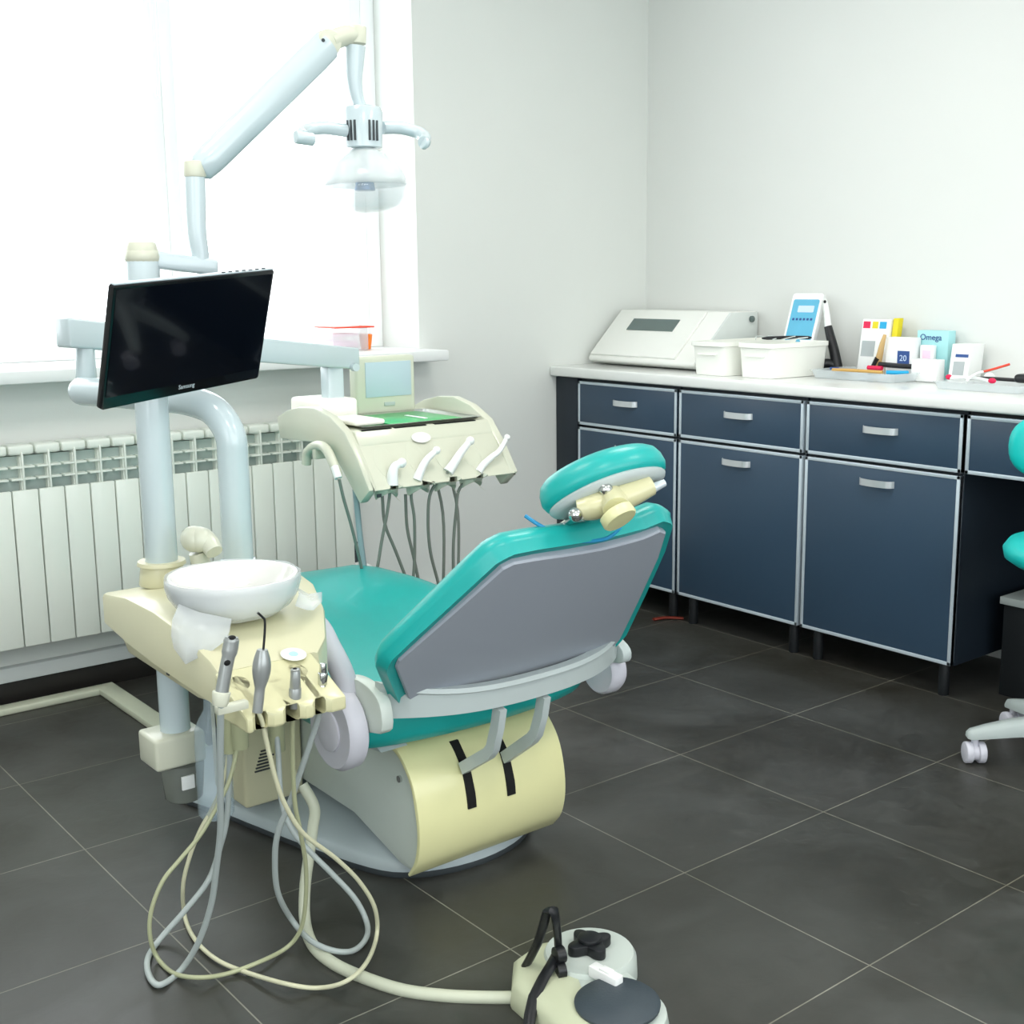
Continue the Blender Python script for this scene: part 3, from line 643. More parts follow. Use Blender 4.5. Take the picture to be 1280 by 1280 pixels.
# ------------------------------------------------------------------ keyhole comb plate
def comb(b, slots, x0, x1, yf, yb, yh, rh, ztop, zbot, sl=.004, bev=.003, xr=None, n_=1):
    """outline in x,y with keyhole slots open at yf"""
    P = [(x1, yb), (x0, yb), (x0, yf)]
    for c, w in slots:
        P.append((c-w/2-.008, yf)); P.append((c-w/2, yf+.008)); 
        a0 = math.asin(min(1, (w/2)/rh)); ys = yh-rh*math.cos(a0)
        n = 26
        for k in range(n+1):
            a = -PI/2-a0-(2*PI-2*a0)*k/n
            P.append((c+rh*math.cos(a), yh+rh*math.sin(a)))
        P.append((c+w/2, yf+.008)); P.append((c+w/2+.008, yf))
    P.append((x1, yf))
    A = b.ring([V((x, y, zbot(y))) for x, y in P]); B = b.ring([V((x, y, ztop(y))) for x, y in P]); n = len(P); fs = []
    for i in range(n):
        j = (i+1) % n; fs.append(b.bm.faces.new((A[i], A[j], B[j], B[i])))
    f1 = b.bm.faces.new(A); f2_ = b.bm.faces.new(B)
    r = bmesh.ops.triangulate(b.bm, faces=[f1, f2_])
    bmesh.ops.recalc_face_normals(b.bm, faces=fs+r['faces'])
    if bev:
        es = [e for e in {e for f_ in fs+r['faces'] for e in f_.edges} if e.calc_face_angle(0) > 1.0]
        bmesh.ops.bevel(b.bm, geom=es, offset=bev, segments=2, profile=.5, affect='EDGES')

# ------------------------------------------------------------------ spittoon unit
SU = thing('spittoon_unit', (1.05, 2.35, 0), 'cream spittoon unit with white bowl and twin posts, left of the turquoise chair', 'dental unit')
st = [(2.585, .895, 1.29, .665, .60), (2.45, .892, 1.285, .683, .585), (2.30, .890, 1.25, .684, .575), (2.15, .887, 1.19, .672, .572), (2.03, .884, 1.125, .650, .570), (1.985, .880, 1.082, .638, .568)]
b = MB(); rings = []
for y, xl, xr, zt, zb in st:
    c = .010
    rings.append([V((xl, y, zb)), V((xl, y, zt-c)), V((xl+c*.3, y, zt-c*.3)), V((xl+c, y, zt)), V((xr-c, y, zt)), V((xr-c*.3, y, zt-c*.3)), V((xr, y, zt-c)), V((xr, y, zb))])
b.loft(rings); body = obj('body', b, 'cream', SU, sharp=35)
b = MB(); zt = lambda y: .638+(y-1.985)*.42; zb = lambda y: .560
comb(b, [(.904, .024), (.964, .028), (1.019, .022)], .874, 1.068, 1.862, 1.987, 1.950, .023, zt, zb, bev=.005); obj('instrument_holder', b, 'creamy', SU, 'cream four-fingered instrument holder', sharp=22)
b = MB(); b.prism([(2.56, .60), (2.0, .575), (2.03, .555), (2.15, .54), (2.50, .548)], yz, .91, 1.08, .006); lc = obj('lower_cover', b, 'cream', SU)
b = MB(); b.box((.908, 2.28, .553), (.912, 2.292, .566)); b.box((.908, 2.10, .556), (.912, 2.115, .566)); obj('icon', b, 'rubber', lc)
b = MB(); b.lathe([(0, .024), (.0012, .024)], (1.03, 1.985, .642), (0, -.25, 1), 24, 1, 1); bd = obj('badge', b, 'porcelain', SU, 'oval badge with blue mark'); bd.scale = (1, 1, 1)
b = MB(); b.lathe([(0, .009), (.0022, .008)], (1.03, 1.985, .642), (0, -.25, 1), 16); obj('badge_mark', b, 'aqua', bd)
# bowl
BC = V((1.018, 2.20, .680))
b = MB(); b.lathe([(-.004, .060), (0, .078), (.012, .098), (.028, .112), (.048, .121), (.066, .1255), (.074, .127), (.0785, .124), (.078, .118), (.062, .111), (.035, .098), (.018, .06), (.014, .02)], BC, (0, 0, 1), 48); obj('bowl', b, 'porcelain', SU, 'white round bowl', sharp=50)
# faucet
b = MB(); b.cyl((1.068, 2.43, .68), (1.048,2.430,0.759), .022, .019, 20); b.tube([(1.042,2.430,0.784), (1.054,2.420,0.789), (1.061,2.400,0.781), (1.063,2.380,0.765)], lambda u: .028-.010*u, 18)
b.ell((1.042,2.430,0.788), .028, .036, .028, 24); b.ell((1.049,2.420,0.788), .027, .034, .027, 24); obj('faucet', b, 'creamlt', SU, 'cream domed cup filler')
# posts
b = MB(); b.cyl((1.012, 2.54, .675), (1.012, 2.54, .725), .050, .044, 28, .004); b.cyl((1.012, 2.54, .72), (1.012, 2.54, .728), .052, .050, 28); obj('post_collar', b, 'cream', SU)
b = MB(); b.cyl((1.012, 2.54, .70), (1.012, 2.54, 1.37), .0345, seg=32, bev=.003); obj('lamp_post', b, 'pole', SU, 'pale blue-white round lamp post')
pB = [(1.20, 2.56, .66), (1.20, 2.56, .80), (1.20, 2.56, .92), (1.197, 2.562, .985), (1.180, 2.60, 1.036), (1.155, 2.68, 1.056), (1.12, 2.78, 1.06), (1.07, 2.93, 1.062), (1.037, 3.03, 1.062)]
b = MB(); b.tube(pB, .0345, 24); b.ell((1.037, 3.03, 1.062), .034, .034, .034, 24); obj('bent_pipe', b, 'pole', SU, 'pale bent pipe carrying the tray arm')
b = MB(); b.cyl((1.20, 2.56, .66), (1.20, 2.56, .70), .042, .040, 24, .003); obj('pipe_collar', b, 'pole', SU)
# leg, foot block
b = MB(); b.cyl((.963, 2.40, .38), (.963, 2.40, .575), .031, seg=24); obj('drain_column', b, 'pole', SU)
b = MB(); b.box((.90, 2.355, .325), (1.01, 2.45, .395), .008, 3);  obj('foot_block', b, 'creamlt', SU)
b = MB(); b.lathe([(0, .036), (.004, .040), (.075, .046), (.082, .044), (.095, .02), (.10, .018)], (.985, 2.43, .225), seg=28); sj = obj('separator_cup', b, 'water', SU, 'grey translucent separator cup')
b = MB(); b.box((.962, 2.379, .262), (.990, 2.385, .292), .001, mtx=None); obj('cup_label', b, 'paper', sj)
b = MB(); b.lathe([(0, .022), (.003, .033), (.01, .037), (.15, .037), (.19, .036), (.215, .026), (.235, .014), (.33, .013)], (1.000, 2.30, .222), seg=28); wb = obj('water_bottle', b, 'bottle', SU, 'clear water bottle')
b = MB(); b.tube([(1.000, 2.272, .56), (.999, 2.272, .45), (.999, 2.272, .30), (1.01, 2.28, .235)], .003, 6); obj('dip_tube', b, 'black', wb)
# plastic liner round the bowl
b = MB(); n = 48
def liner(a, k):
    base = [(.1285, .077), (.128, .060), (.122, .038), (.108, .016), (.086, .0005)]
    r, z = base[k]; return r+.002, z
rings = []
for k in range(5):
    ring = []
    for i in range(n):
        a = 2*PI*i/n; r, z = liner(a, k); rr = r+.0015*math.sin(a*11+k)
        ring.append(BC+V((rr*math.cos(a), rr*math.sin(a), z+.002+.001*math.sin(a*7))))
    rings.append(ring)
b.loft(rings, False, False)
def flap(p):
    Q = [[BC+V(q) for q in row] for row in p]; g = [b.ring(r) for r in Q]
    for r0, r1 in zip(g, g[1:]):
        for i in range(len(r0)-1): b.bm.faces.new((r0[i], r0[i+1], r1[i+1], r1[i]))
flap([[(-.125, -.03, .045), (-.105, -.075, .035), (-.06, -.115, .022)], [(-.142, -.035, .018), (-.127, -.09, .008), (-.075, -.135, .004)], [(-.150, -.045, -.008), (-.143, -.10, -.02), (-.09, -.15, -.006)], [(-.152, -.060, -.030), (-.150, -.105, -.05), (-.11, -.14, -.022)]])
flap([[(.125, -.03, .035), (.11, -.06, .03), (.08, -.10, .02)], [(.145, -.035, .020), (.13, -.075, .014), (.10, -.11, .010)], [(.170, -.045, .022), (.15, -.08, .012), (.12, -.10, .004)]])
ln = obj('bowl_liner', b, 'film', None, sharp=80)
md = ln.modifiers.new('s', 'SOLIDIFY'); md.thickness = .0006
tag(ln, 'thin crumpled clear plastic bag wrapped round the spittoon bowl', 'plastic bag')
# junction box
t = thing('junction_box', (1.28, 2.69, .075), 'cream vented junction box standing on the chair base behind the hoses', 'junction box')
b = MB(); b.box((1.205, 2.60, .072), (1.362, 2.78, .335), .010, 3); obj('box_cover', b, 'cream', t)
b = MB()
for i in range(7): b.box((1.232+.003*i, 2.597, .160+.008*i), (1.272+.003*i, 2.602, .1635+.008*i), 0)
obj('vent_slots', b, 'rubber', t)
# ------------------------------------------------------------------ hoses and instruments of the spittoon unit
def inst(name, loc, lab, cat, group=None): return thing(name, loc, lab, cat, group)
t = inst('suction_handpiece', (.83, 1.87, .60), 'large grey suction handpiece at the left end of the spittoon holder', 'suction handpiece')
b = MB(); b.tube([(0.853,1.860,0.738), (0.850,1.860,0.722), (0.840,1.860,0.687), (0.830,1.860,0.646)], lambda u: .0130 if .1 < u < .5 else .0110, 18); hp = obj('body', b, 'steel', t)
b = MB(); b.ell((0.851,1.855,0.738), .007, .007, .004, 12); b.ell((0.837,1.848,0.699), .006, .003, .005, 12); obj('opening', b, 'hole', hp)
b = MB(); b.cyl((0.830,1.860,0.648), (0.825,1.860,0.624), .0155, .013, 18, .002); b.box((.825, 1.868, .603), (.882, 1.885, .618), .003); obj('clip', b, 'creamlt', t)
b = MB(); b.tube([(0.830,1.865,0.636),(0.844,1.909,0.537),(0.858,1.952,0.435),(0.871,1.992,0.338),(0.874,2.022,0.263),(0.875,2.062,0.163),(0.860,2.101,0.071),(0.833,2.133,0.008),(0.786,2.114,0.008),(0.782,2.153,0.008),(0.802,2.214,0.008),(0.845,2.267,0.008),(0.906,2.264,0.058),(0.958,2.261,0.109),(0.987,2.259,0.177),(1.003,2.257,0.234),(1.013,2.253,0.343),(1.015,2.250,0.435)], .0060, 12, sub=8); obj('hose', b, 'hosegrey', t, 'thick grey hose')
t = inst('air_water_syringe', (.90, 1.87, .60), 'grey syringe with a thin bent black tip in the second notch of the spittoon holder', 'syringe')
b = MB(); b.tube([(0.912,1.870,0.702), (0.909,1.870,0.670), (0.904,1.870,0.635), (0.897,1.870,0.593)], lambda u: .008+.007*math.sin(PI*min(1, u*1.5))*(1 if u < .66 else 0)+.001, 18); obj('body', b, 'steel', t)
b = MB(); b.tube([(0.914,1.870,0.702), (0.918,1.870,0.732), (0.919,1.870,0.752), (0.915,1.870,0.759), (0.907,1.870,0.768)], .0022, 8); obj('tip', b, 'black', t, 'thin bent dark tip')
b = MB(); b.tube([(0.900,1.875,0.594),(0.911,1.881,0.565),(0.926,1.893,0.506),(0.943,1.905,0.445),(0.965,1.916,0.386),(1.006,1.930,0.314),(1.080,1.947,0.235),(1.137,1.960,0.163),(1.177,1.972,0.089),(1.187,1.984,0.020),(1.106,1.891,0.032),(1.046,1.867,0.028),(1.011,1.911,0.008),(0.962,1.945,0.020),(0.929,2.054,0.008),(0.907,2.129,0.008),(0.906,2.224,0.008),(0.928,2.326,0.008),(0.923,2.313,0.084),(0.935,2.301,0.147),(0.956,2.288,0.206),(0.984,2.276,0.258),(1.004,2.264,0.312),(1.013,2.252,0.375),(1.012,2.240,0.439)], .0044, 10, sub=8); obj('hose', b, 'hosecream', t, 'thin cream hose')
t = inst('hose_connector', (.95, 1.90, .60), 'bare grey hose connector in the third notch of the spittoon holder', 'connector')
b = MB(); b.cyl((0.983,1.890,0.645), (0.981,1.890,0.610), .0085, .010, 16, .001); b.cyl((0.981,1.890,0.613), (0.979,1.890,0.576), .011, .011, 16, .001); b.ell((0.982,1.888,0.647), .0085, .0085, .003, 12); obj('coupling', b, 'steel', t)
b = MB(); b.ell((0.981,1.887,0.648), .005, .005, .003, 10); obj('opening', b, 'hole', t)
b = MB(); b.tube([(0.987,1.905,0.577),(0.987,1.916,0.544),(0.995,1.938,0.475),(1.011,1.970,0.366),(1.031,1.992,0.290),(1.053,2.017,0.197),(1.061,2.045,0.095),(1.055,2.062,0.040),(1.030,2.076,0.008),(0.959,2.055,0.014),(0.897,2.068,0.008),(0.844,2.072,0.020),(0.823,2.134,0.008),(0.820,2.206,0.008),(0.808,2.207,0.057),(0.814,2.209,0.109),(0.841,2.210,0.163),(0.882,2.212,0.198),(0.925,2.213,0.234),(0.962,2.215,0.280),(0.995,2.217,0.330),(1.019,2.219,0.402),(1.024,2.220,0.450)], .0044, 10, sub=8); obj('hose', b, 'hoseolive', t, 'thin olive hose')
t = inst('hose_connector', (1.02, 1.90, .60), 'slim chrome hose connector in the right-hand notch of the spittoon holder', 'connector')
b = MB(); b.cyl((1.044,1.900,0.643), (1.043,1.900,0.623), .006, .007, 14, .001); b.cyl((1.043,1.900,0.625), (1.041,1.900,0.603), .0095, .008, 14, .001); b.cyl((1.041,1.900,0.603), (1.037,1.900,0.561), .006, .007, 14, .001); obj('coupling', b, 'chrome', t)
b = MB(); b.tube([(1.040,1.905,0.565),(1.039,1.920,0.531),(1.028,1.959,0.441),(1.015,1.998,0.349),(1.002,2.025,0.286),(1.004,2.049,0.220),(1.023,2.081,0.127),(1.070,2.111,0.034),(1.065,2.025,0.032),(1.093,1.984,0.020),(1.133,1.982,0.008),(1.177,2.008,0.008),(1.211,2.064,0.008),(1.198,2.087,0.055),(1.162,2.116,0.112),(1.130,2.142,0.159),(1.103,2.167,0.208),(1.096,2.194,0.266),(1.115,2.236,0.353),(1.125,2.260,0.406)], .0058, 12, sub=8); obj('hose', b, 'hosegrey', t, 'thick grey hose')
# hose sockets under the unit
b = MB()
for q in ((1.015,2.250,0.435), (1.024,2.220,0.450), (1.125,2.260,0.406), (1.012,2.240,0.439)):
    b.cyl(V(q)+V((0, 0, -.06)), (q[0], q[1], .575), .017, .017, 16, .002)
b.cyl((1.02, 2.26, .40), (1.02, 2.26, .57), .024, .03, 18, .003); obj('hose_socket', b, 'hoseolive', SU)

# ------------------------------------------------------------------ foot control
FP = thing('foot_control', (1.40, 1.50, 0), 'cream and grey foot control with a black carrying handle on the tiles', 'foot pedal')
fc_ = (1.432,1.612,0.060)
b = MB(); b.lathe([(0, .088), (.012, .092), (.05, .090), (.06, .084), (.062, .02)], (fc_[0], fc_[1], 0), seg=44); obj('round_housing', b, 'pedalg', FP, 'pale grey round housing')
b = MB(); n = 40
kn = []
for i in range(n*2):
    a = 2*PI*i/(n*2); r = .036+.011*math.cos(4*a+.6); kn.append((fc_[0]+r*math.cos(a), fc_[1]+r*math.sin(a)))
b.prism(kn, xy, .062, .082, .003); b.cyl((fc_[0], fc_[1], .08), (fc_[0], fc_[1], .090), .023, seg=24, bev=.003); obj('star_knob', b, 'black', FP, 'black four-lobed knob')
b = MB()
side_l = [(1.254,1.631,0.000)[:2], (1.311,1.699,0.000)[:2], (1.381,1.717,0.000)[:2], (1.432,1.700,0.000)[:2], (1.412,1.624,0.000)[:2], (1.363,1.539,0.000)[:2], (1.284,1.397,0.000)[:2], (1.222,1.420,0.000)[:2], (1.246,1.542,0.000)[:2]]
b.loft([L3(offset_loop(dens(side_l, 2), d), z) for z, d in ((0, .003), (.008, 0), (.042, .004), (.052, .014), (.054, .03))]); obj('wedge_housing', b, 'pedal', FP, 'yellowish cream housing', sharp=40)
pc = (1.358,1.454,0.050)
b = MB(); b.lathe([(0, .090), (.02, .092), (.040, .088), (.044, .080)], (pc[0], pc[1], 0), seg=44)
bx = ((fc_[0]+pc[0])/2, (fc_[1]+pc[1])/2)
b.loft([L3(offset_loop(smooth_loop([(fc_[0]-.085, fc_[1]), (fc_[0], fc_[1]+.02), (fc_[0]+.08, fc_[1]-.01), (bx[0]+.065, bx[1]+.02), (pc[0]+.07, pc[1]), (pc[0]-.06, pc[1]), (bx[0]-.075, bx[1])], 4), d), z) for z, d in ((0, 0), (.047, .003), (.052, .010))]); obj('pedal_base', b, 'pedalg', FP)
b = MB(); b.lathe([(0, .060), (.006, .076), (.012, .077), (.018, .07), (.020, .02)], (pc[0], pc[1], .047), seg=44); obj('pedal_disc', b, 'padtop', FP, 'dark rubber pedal disc')
sw = (1.387,1.517,0.070)
b = MB(); R = Matrix.Translation(sw) @ Matrix.Rotation(math.radians(6), 4, 'Z'); b.box((-.011, -.034, -.012), (.011, .034, .010), .003, mtx=R); b.box((-.008, -.015, .008), (.008, .010, .014), .002, mtx=R); obj('rocker_switch', b, 'white', FP, 'white rocker switch')
b = MB()
for pts in ([(1.315,1.674,0.030), (1.316,1.627,0.110), (1.316,1.597,0.190)], [(1.316,1.597,0.190), (1.322,1.584,0.190), (1.352,1.611,0.120), (1.361,1.620,0.080)], [(1.361,1.620,0.080), (1.336,1.609,0.070), (1.265,1.574,0.050), (1.217,1.533,0.020)]):
    b.tube(pts, .0115, 8, sub=2, flat=.55)
b.cyl((1.342,1.607,0.085), (1.359,1.603,0.085), .016, seg=14); b.cyl((1.336,1.595,0.062), (1.351,1.589,0.062), .014, seg=14); obj('carry_handle', b, 'black', FP, 'black angular carrying handle', sharp=60)
b = MB(); b.tube([(1.201,2.300,0.236),(1.213,2.273,0.189),(1.195,2.250,0.154),(1.167,2.220,0.109),(1.136,2.185,0.059),(1.115,2.151,0.008),(1.080,2.057,0.008),(1.076,1.971,0.008),(1.096,1.885,0.008),(1.131,1.799,0.008),(1.184,1.730,0.008),(1.238,1.678,0.008),(1.278,1.644,0.008)], .0120, 14, sub=6); hz = obj('hose', b, 'hosefat', FP, 'fat pale flat hose')
# ------------------------------------------------------------------ monitor
MP = V((1.047, 2.39, 1.214)); mr = V((.93, .36, .07)); mn = V((.36, -.88, -.31)); mr.normalize(); mu = (V((.05, -.31, .95))); mu = (mu-mr*mu.dot(mr)).normalized(); mn = mr.cross(mu)
fm = lambda u, v, w: MP+mr*u+mu*v+mn*w
if fm(0, 0, 1).y > MP.y: mn = -mn
t = thing('monitor', tuple(MP), 'black flat monitor on the lamp post in front of the window', 'monitor')
b = MB(); b.prism(rrect(.440, .248, .006, 3), fm, -.014, 0, .002); obj('housing', b, 'bezel', t)
b = MB(); b.prism(rrect(.425, .215, .002, 2, 0, .008), fm, .0002, .0012); obj('screen', b, 'screen', t, 'glossy black screen')
b = MB(); b.prism([(-.218, -.012), (.219, -.012), (.219, -.001), (-.218, -.001)], lambda u, v, w: fm(u, w, v), .1235, .1265, .001); tp = obj('top_strip', b, 'silver', t, 'silver strip along the top')
b = MB()
for i in range(7): b.prism(rrect(.009, .004, .001, 1, .07+.02*i, -.0055), lambda u, v, w: fm(u, w, v), .1265, .1282)
obj('button', b, 'rubber', tp)
text('brand_lettering', 'Samsung', .013, fm(.0, -.108, .0008), mr, mu, 'silver', t)
b = MB(); b.box(MP+V((-.03, .03, -.035)), V((1.05, 2.53, 1.25)), .004); b.cyl((1.012, 2.54, 1.17), (1.012, 2.54, 1.26), .040, seg=24, bev=.003); obj('mount', b, 'pole', t)
# ------------------------------------------------------------------ delivery tray arm + head
DU = thing('delivery_unit', (2.0, 3.1, .72), 'cream instrument tray unit on a pale jointed arm, beyond the chair seat', 'delivery unit')
b = MB(); b.cyl((1.058, 3.06, 1.06), (1.062, 3.06, 1.20), .026, .021, 24, .002); obj('pivot', b, 'pole', DU)
def beam(b, p0, p1, w, h0, h1, bev=.006, ext=0):
    p0 = V(p0); p1 = V(p1); d = (p1-p0).normalized(); s = d.cross(V((0, 0, 1))).normalized(); up = V((0, 0, 1))
    b_ = bmesh.new(); r = []
    for p, h in ((p0, h0), (p1, h1)): r.append([p-s*w/2-up*h/2, p+s*w/2-up*h/2, p+s*w/2+up*h/2, p-s*w/2+up*h/2])
    vs = [[b.bm.verts.new(q) for q in rr] for rr in r]
    fs = [b.bm.faces.new((vs[0][i], vs[0][(i+1) % 4], vs[1][(i+1) % 4], vs[1][i])) for i in range(4)]+[b.bm.faces.new(vs[0][::-1]), b.bm.faces.new(vs[1])]
    bmesh.ops.bevel(b.bm, geom=list({e for f_ in fs for e in f_.edges}), offset=bev, segments=3, profile=.5, affect='EDGES'); b_.free()
b = MB(); beam(b, (1.005, 3.05, 1.205), (1.965, 3.31, 1.088), .060, .072, .066); obj('spring_arm', b, 'pole', DU, 'pale box-section spring arm')
b = MB(); b.box((1.85, 3.265, .89), (1.905, 3.315, 1.07), .006); b.cyl((1.94, 3.27, 1.065), (1.94, 3.25, 1.065), .012); obj('tray_post', b, 'pole', DU)
sp = [(2.885, .752), (2.94, .708), (3.00, .765), (3.09, .845), (3.20, .858), (3.40, .850), (3.415, .915), (3.35, .940), (3.27, .957), (3.18, .962), (3.09, .943), (3.01, .905), (2.945, .835)]
for x0, x1 in ((1.75, 1.778), (2.245, 2.275)):
    b = MB(); b.prism(sp, yz, x0, x1, .006); obj('side_arch', b, 'creamlt', DU)
cp = [(2.975, .745), (3.00, .765), (3.09, .845), (3.20, .858), (3.40, .855), (3.40, .905), (3.0, .905), (2.975, .868)]
b = MB(); b.prism(cp, yz, 1.776, 2.247, .004); obj('tray_body', b, 'creamlt', DU)
b = MB(); ztf = lambda y: .750+(y-2.885)*1.27; zbf = lambda y: .752+(y-2.885)*-.75 if y < 2.94 else .711+(y-2.94)*.8
comb(b, [(1.838, .024), (1.946, .026), (2.041, .026), (2.136, .026)], 1.765, 2.262, 2.885, 2.978, 2.940, .034, ztf, zbf, bev=.002); obj('instrument_holder', b, 'creamlt', DU, 'front rail with four notches', sharp=22)
b = MB()
for x0, x1 in ((1.80, 1.90), (1.91, 2.02), (2.05, 2.20)): b.box((x0, 2.998, .9035), (x1, 3.01, .9062))
obj('front_slot', b, 'hole', DU)
b = MB(); b.lathe([(0, .033), (.001, .033)], (1.985, 2.975, .873), (0, -.79, .61), 24, 1, .55); obj('maker_badge', b, 'porcelain', DU)
b = MB(); b.box((1.785, 2.903, .727), (1.80, 2.905, .737)); obj('icon', b, 'rubber', DU)
# side instrument rest
b = MB(); b.tube([(1.720,3.182,0.798), (1.720,3.169,0.835), (1.720,3.115,0.859), (1.720,3.061,0.853), (1.720,3.011,0.799), (1.720,3.004,0.781)], .014, 14, flat=1.0); b.box(V((1.720,3.117,0.840))-V((.01, .01, .02)), V((1.720,3.117,0.840))+V((.04, .01, .015)), .003); obj('side_rest', b, 'creamlt', DU)
# film viewer at the back of the tray
FV = thing('film_viewer', (2.06, 3.36, .905), 'small beige film viewer with a pale blue screen at the back of the instrument tray', 'film viewer')
b = MB(); b.box((1.985, 3.33, .906), (2.205, 3.375, 1.09), .010, 3); obj('housing', b, 'viewer', FV)
b = MB(); b.box((2.018, 3.3275, .962), (2.188, 3.331, 1.072), .001); obj('screen', b, 'lcd', FV, 'pale blue screen')
b = MB(); b.box((2.085, 3.327, .932), (2.125, 3.331, .944), .001); obj('button', b, 'radin', FV)
# metal tray with a green sheet
b = MB()
def R3(x0, x1, y0, y1, z, r=.012): return [V((p[0], p[1], z)) for p in rrect(x1-x0, y1-y0, r, 3, (x0+x1)/2, (y0+y1)/2)]
b.loft([R3(1.825, 2.225, 3.02, 3.315, .9065), R3(1.815, 2.232, 3.012, 3.322, .913), R3(1.81, 2.236, 3.008, 3.325, .9135), R3(1.81, 2.236, 3.008, 3.325, .9145), R3(1.82, 2.228, 3.016, 3.32, .9145), R3(1.83, 2.22, 3.025, 3.31, .908)])
tag(obj('metal_tray', b, 'chrome'), 'shallow chrome tray lying on the instrument tray unit', 'tray')
b = MB(); b.box((1.93, 3.045, .9085), (2.19, 3.305, .9105), .0005); tag(obj('green_sheet', b, 'green'), 'bright green sheet lying in the chrome tray', 'sheet')
b = MB(); b.box((2.075, 3.09, .911), (2.088, 3.20, .914), .001); tag(obj('mixing_spatula', b, 'paper'), 'slim white spatula lying on the green sheet', 'spatula')
b = MB()
b.box((1.79, 3.22, .9150), (1.925, 3.40, .976), .012, 3); tag(obj('gauze_box', b, 'gauze'), 'white gauze box on the left of the instrument tray', 'gauze box')
b = MB(); b.box((1.80, 3.03, .9150), (1.90, 3.20, .930), .007, 3); tag(obj('gauze_pad', b, 'gauze'), 'folded white gauze pad in front of the gauze box', 'gauze pad')
# handpieces of the tray
hs = [((1.838), [(1.835,2.902,0.758), (1.838,2.902,0.790), (1.847,2.902,0.810), (1.869,2.902,0.817)], .018, 'short white syringe handle in the left notch of the instrument tray', [(488,612),(484,640),(475,690),(469,750)], 'hosedark', [(478,622),(481,655),(495,690),(512,730),(520,760)]),
      ((1.946), [(1.918,2.902,0.763), (1.930,2.902,0.785), (1.953,2.902,0.817), (1.989,2.902,0.842)], .015, 'white handpiece in the second notch of the instrument tray', [(514,618),(518,650),(518,700),(515,750)], 'hosedark', [(507,622),(509,660),(518,700),(527,750)]),
      ((2.041), [(2.027,2.902,0.775), (2.045,2.902,0.794), (2.074,2.902,0.827), (2.109,2.902,0.859)], .0165, 'white handpiece in the third notch of the instrument tray', [(539,616),(535,650),(538,690),(548,730)], 'hosedark', None),
      ((2.136), [(2.137,2.902,0.764), (2.155,2.902,0.783), (2.188,2.902,0.804), (2.218,2.902,0.821), (2.246,2.902,0.857)], .0125, 'slim white and chrome handpiece in the right notch of the instrument tray', [(575,612),(570,640),(567,680),(567,720)], 'hosedark', None)]
HOSES = [[(1.856,2.945,0.737),(1.849,2.954,0.671),(1.831,2.971,0.554),(1.821,2.990,0.409)], [(1.926,2.945,0.715),(1.942,2.956,0.636),(1.950,2.973,0.512),(1.949,2.990,0.387)], [(1.996,2.945,0.716),(1.992,2.959,0.629),(2.008,2.974,0.527),(2.045,2.990,0.420)], [(2.099,2.945,0.714),(2.092,2.957,0.641),(2.092,2.974,0.540),(2.101,2.990,0.436)]]
BACKS = [[(1.968,3.000,0.345),(1.950,3.004,0.421),(1.910,3.010,0.536),(1.878,3.015,0.623),(1.875,3.020,0.706)], [(2.010,3.020,0.333),(2.003,3.020,0.384),(1.980,3.020,0.499),(1.958,3.020,0.600),(1.955,3.020,0.702)], None, None]
for i, (cx, pts, r, lab, _a, hm, _b) in enumerate(hs):
    t = thing('dental_handpiece', (cx, 2.93, .76), lab, 'handpiece', 'handpieces on the instrument tray')
    b = MB(); b.tube(pts, (lambda r: (lambda u: r*(1-.45*u)))(r), 14); obj('body', b, 'white', t)
    b = MB(); p = V(pts[-1]); b.ell(p, r*.8, r*.8, r*.8, 12); obj('head', b, 'white', t)
    if i == 3:
        b = MB(); b.tube([pts[0], pts[1]], .0085, 12, False); obj('collar', b, 'chrome', t, 'chrome collar')
    h = HOSES[i]; q = V(h[-1]); ret = BACKS[i]
    lo = [q+V((.01, .01, -.05)), q+V((.03, .03, -.07)), q+V((.05, .05, -.05))]
    if ret: path = [V(pts[0])]+[V(p) for p in h]+[ (q+V(ret[0]))/2+V((0, 0, -.03)) ]+[V(p) for p in ret]
    else: path = [V(pts[0])]+[V(p) for p in h]+lo+[V((q.x+.07, 3.06, .62)), V((q.x+.06, 3.12, .80)), V((q.x+.05, 3.12, .862))]
    b = MB(); b.tube(path, .0047, 10); obj('hose', b, hm, t, 'dark grey hose')
t = thing('curing_handpiece', (1.72, 2.95, .80), 'white handpiece hooked on the left side rest of the tray unit', 'handpiece', 'handpieces on the instrument tray')
b = MB(); b.tube([(1.700,2.984,0.815), (1.700,2.965,0.784)], .011, 12, False); obj('body', b, 'white', t)
b = MB(); b.tube([(1.642,2.860,0.802),(1.667,2.881,0.738),(1.705,2.909,0.651),(1.755,2.949,0.522),(1.791,2.980,0.416),(1.817,3.000,0.347)], .0045, 10); obj('hose', b, 'hosedark', t)
b = MB(); b.tube([(1.803,3.050,0.730),(1.803,3.041,0.665),(1.802,3.031,0.596),(1.805,3.016,0.490),(1.807,3.000,0.373)]+[(1.87, 3.03, .33), (1.80, 3.03, .28), (1.68, 3.0, .27)], .0085, 12); obj('supply_cord', b, 'hoseblue', DU, 'bluish supply cord')

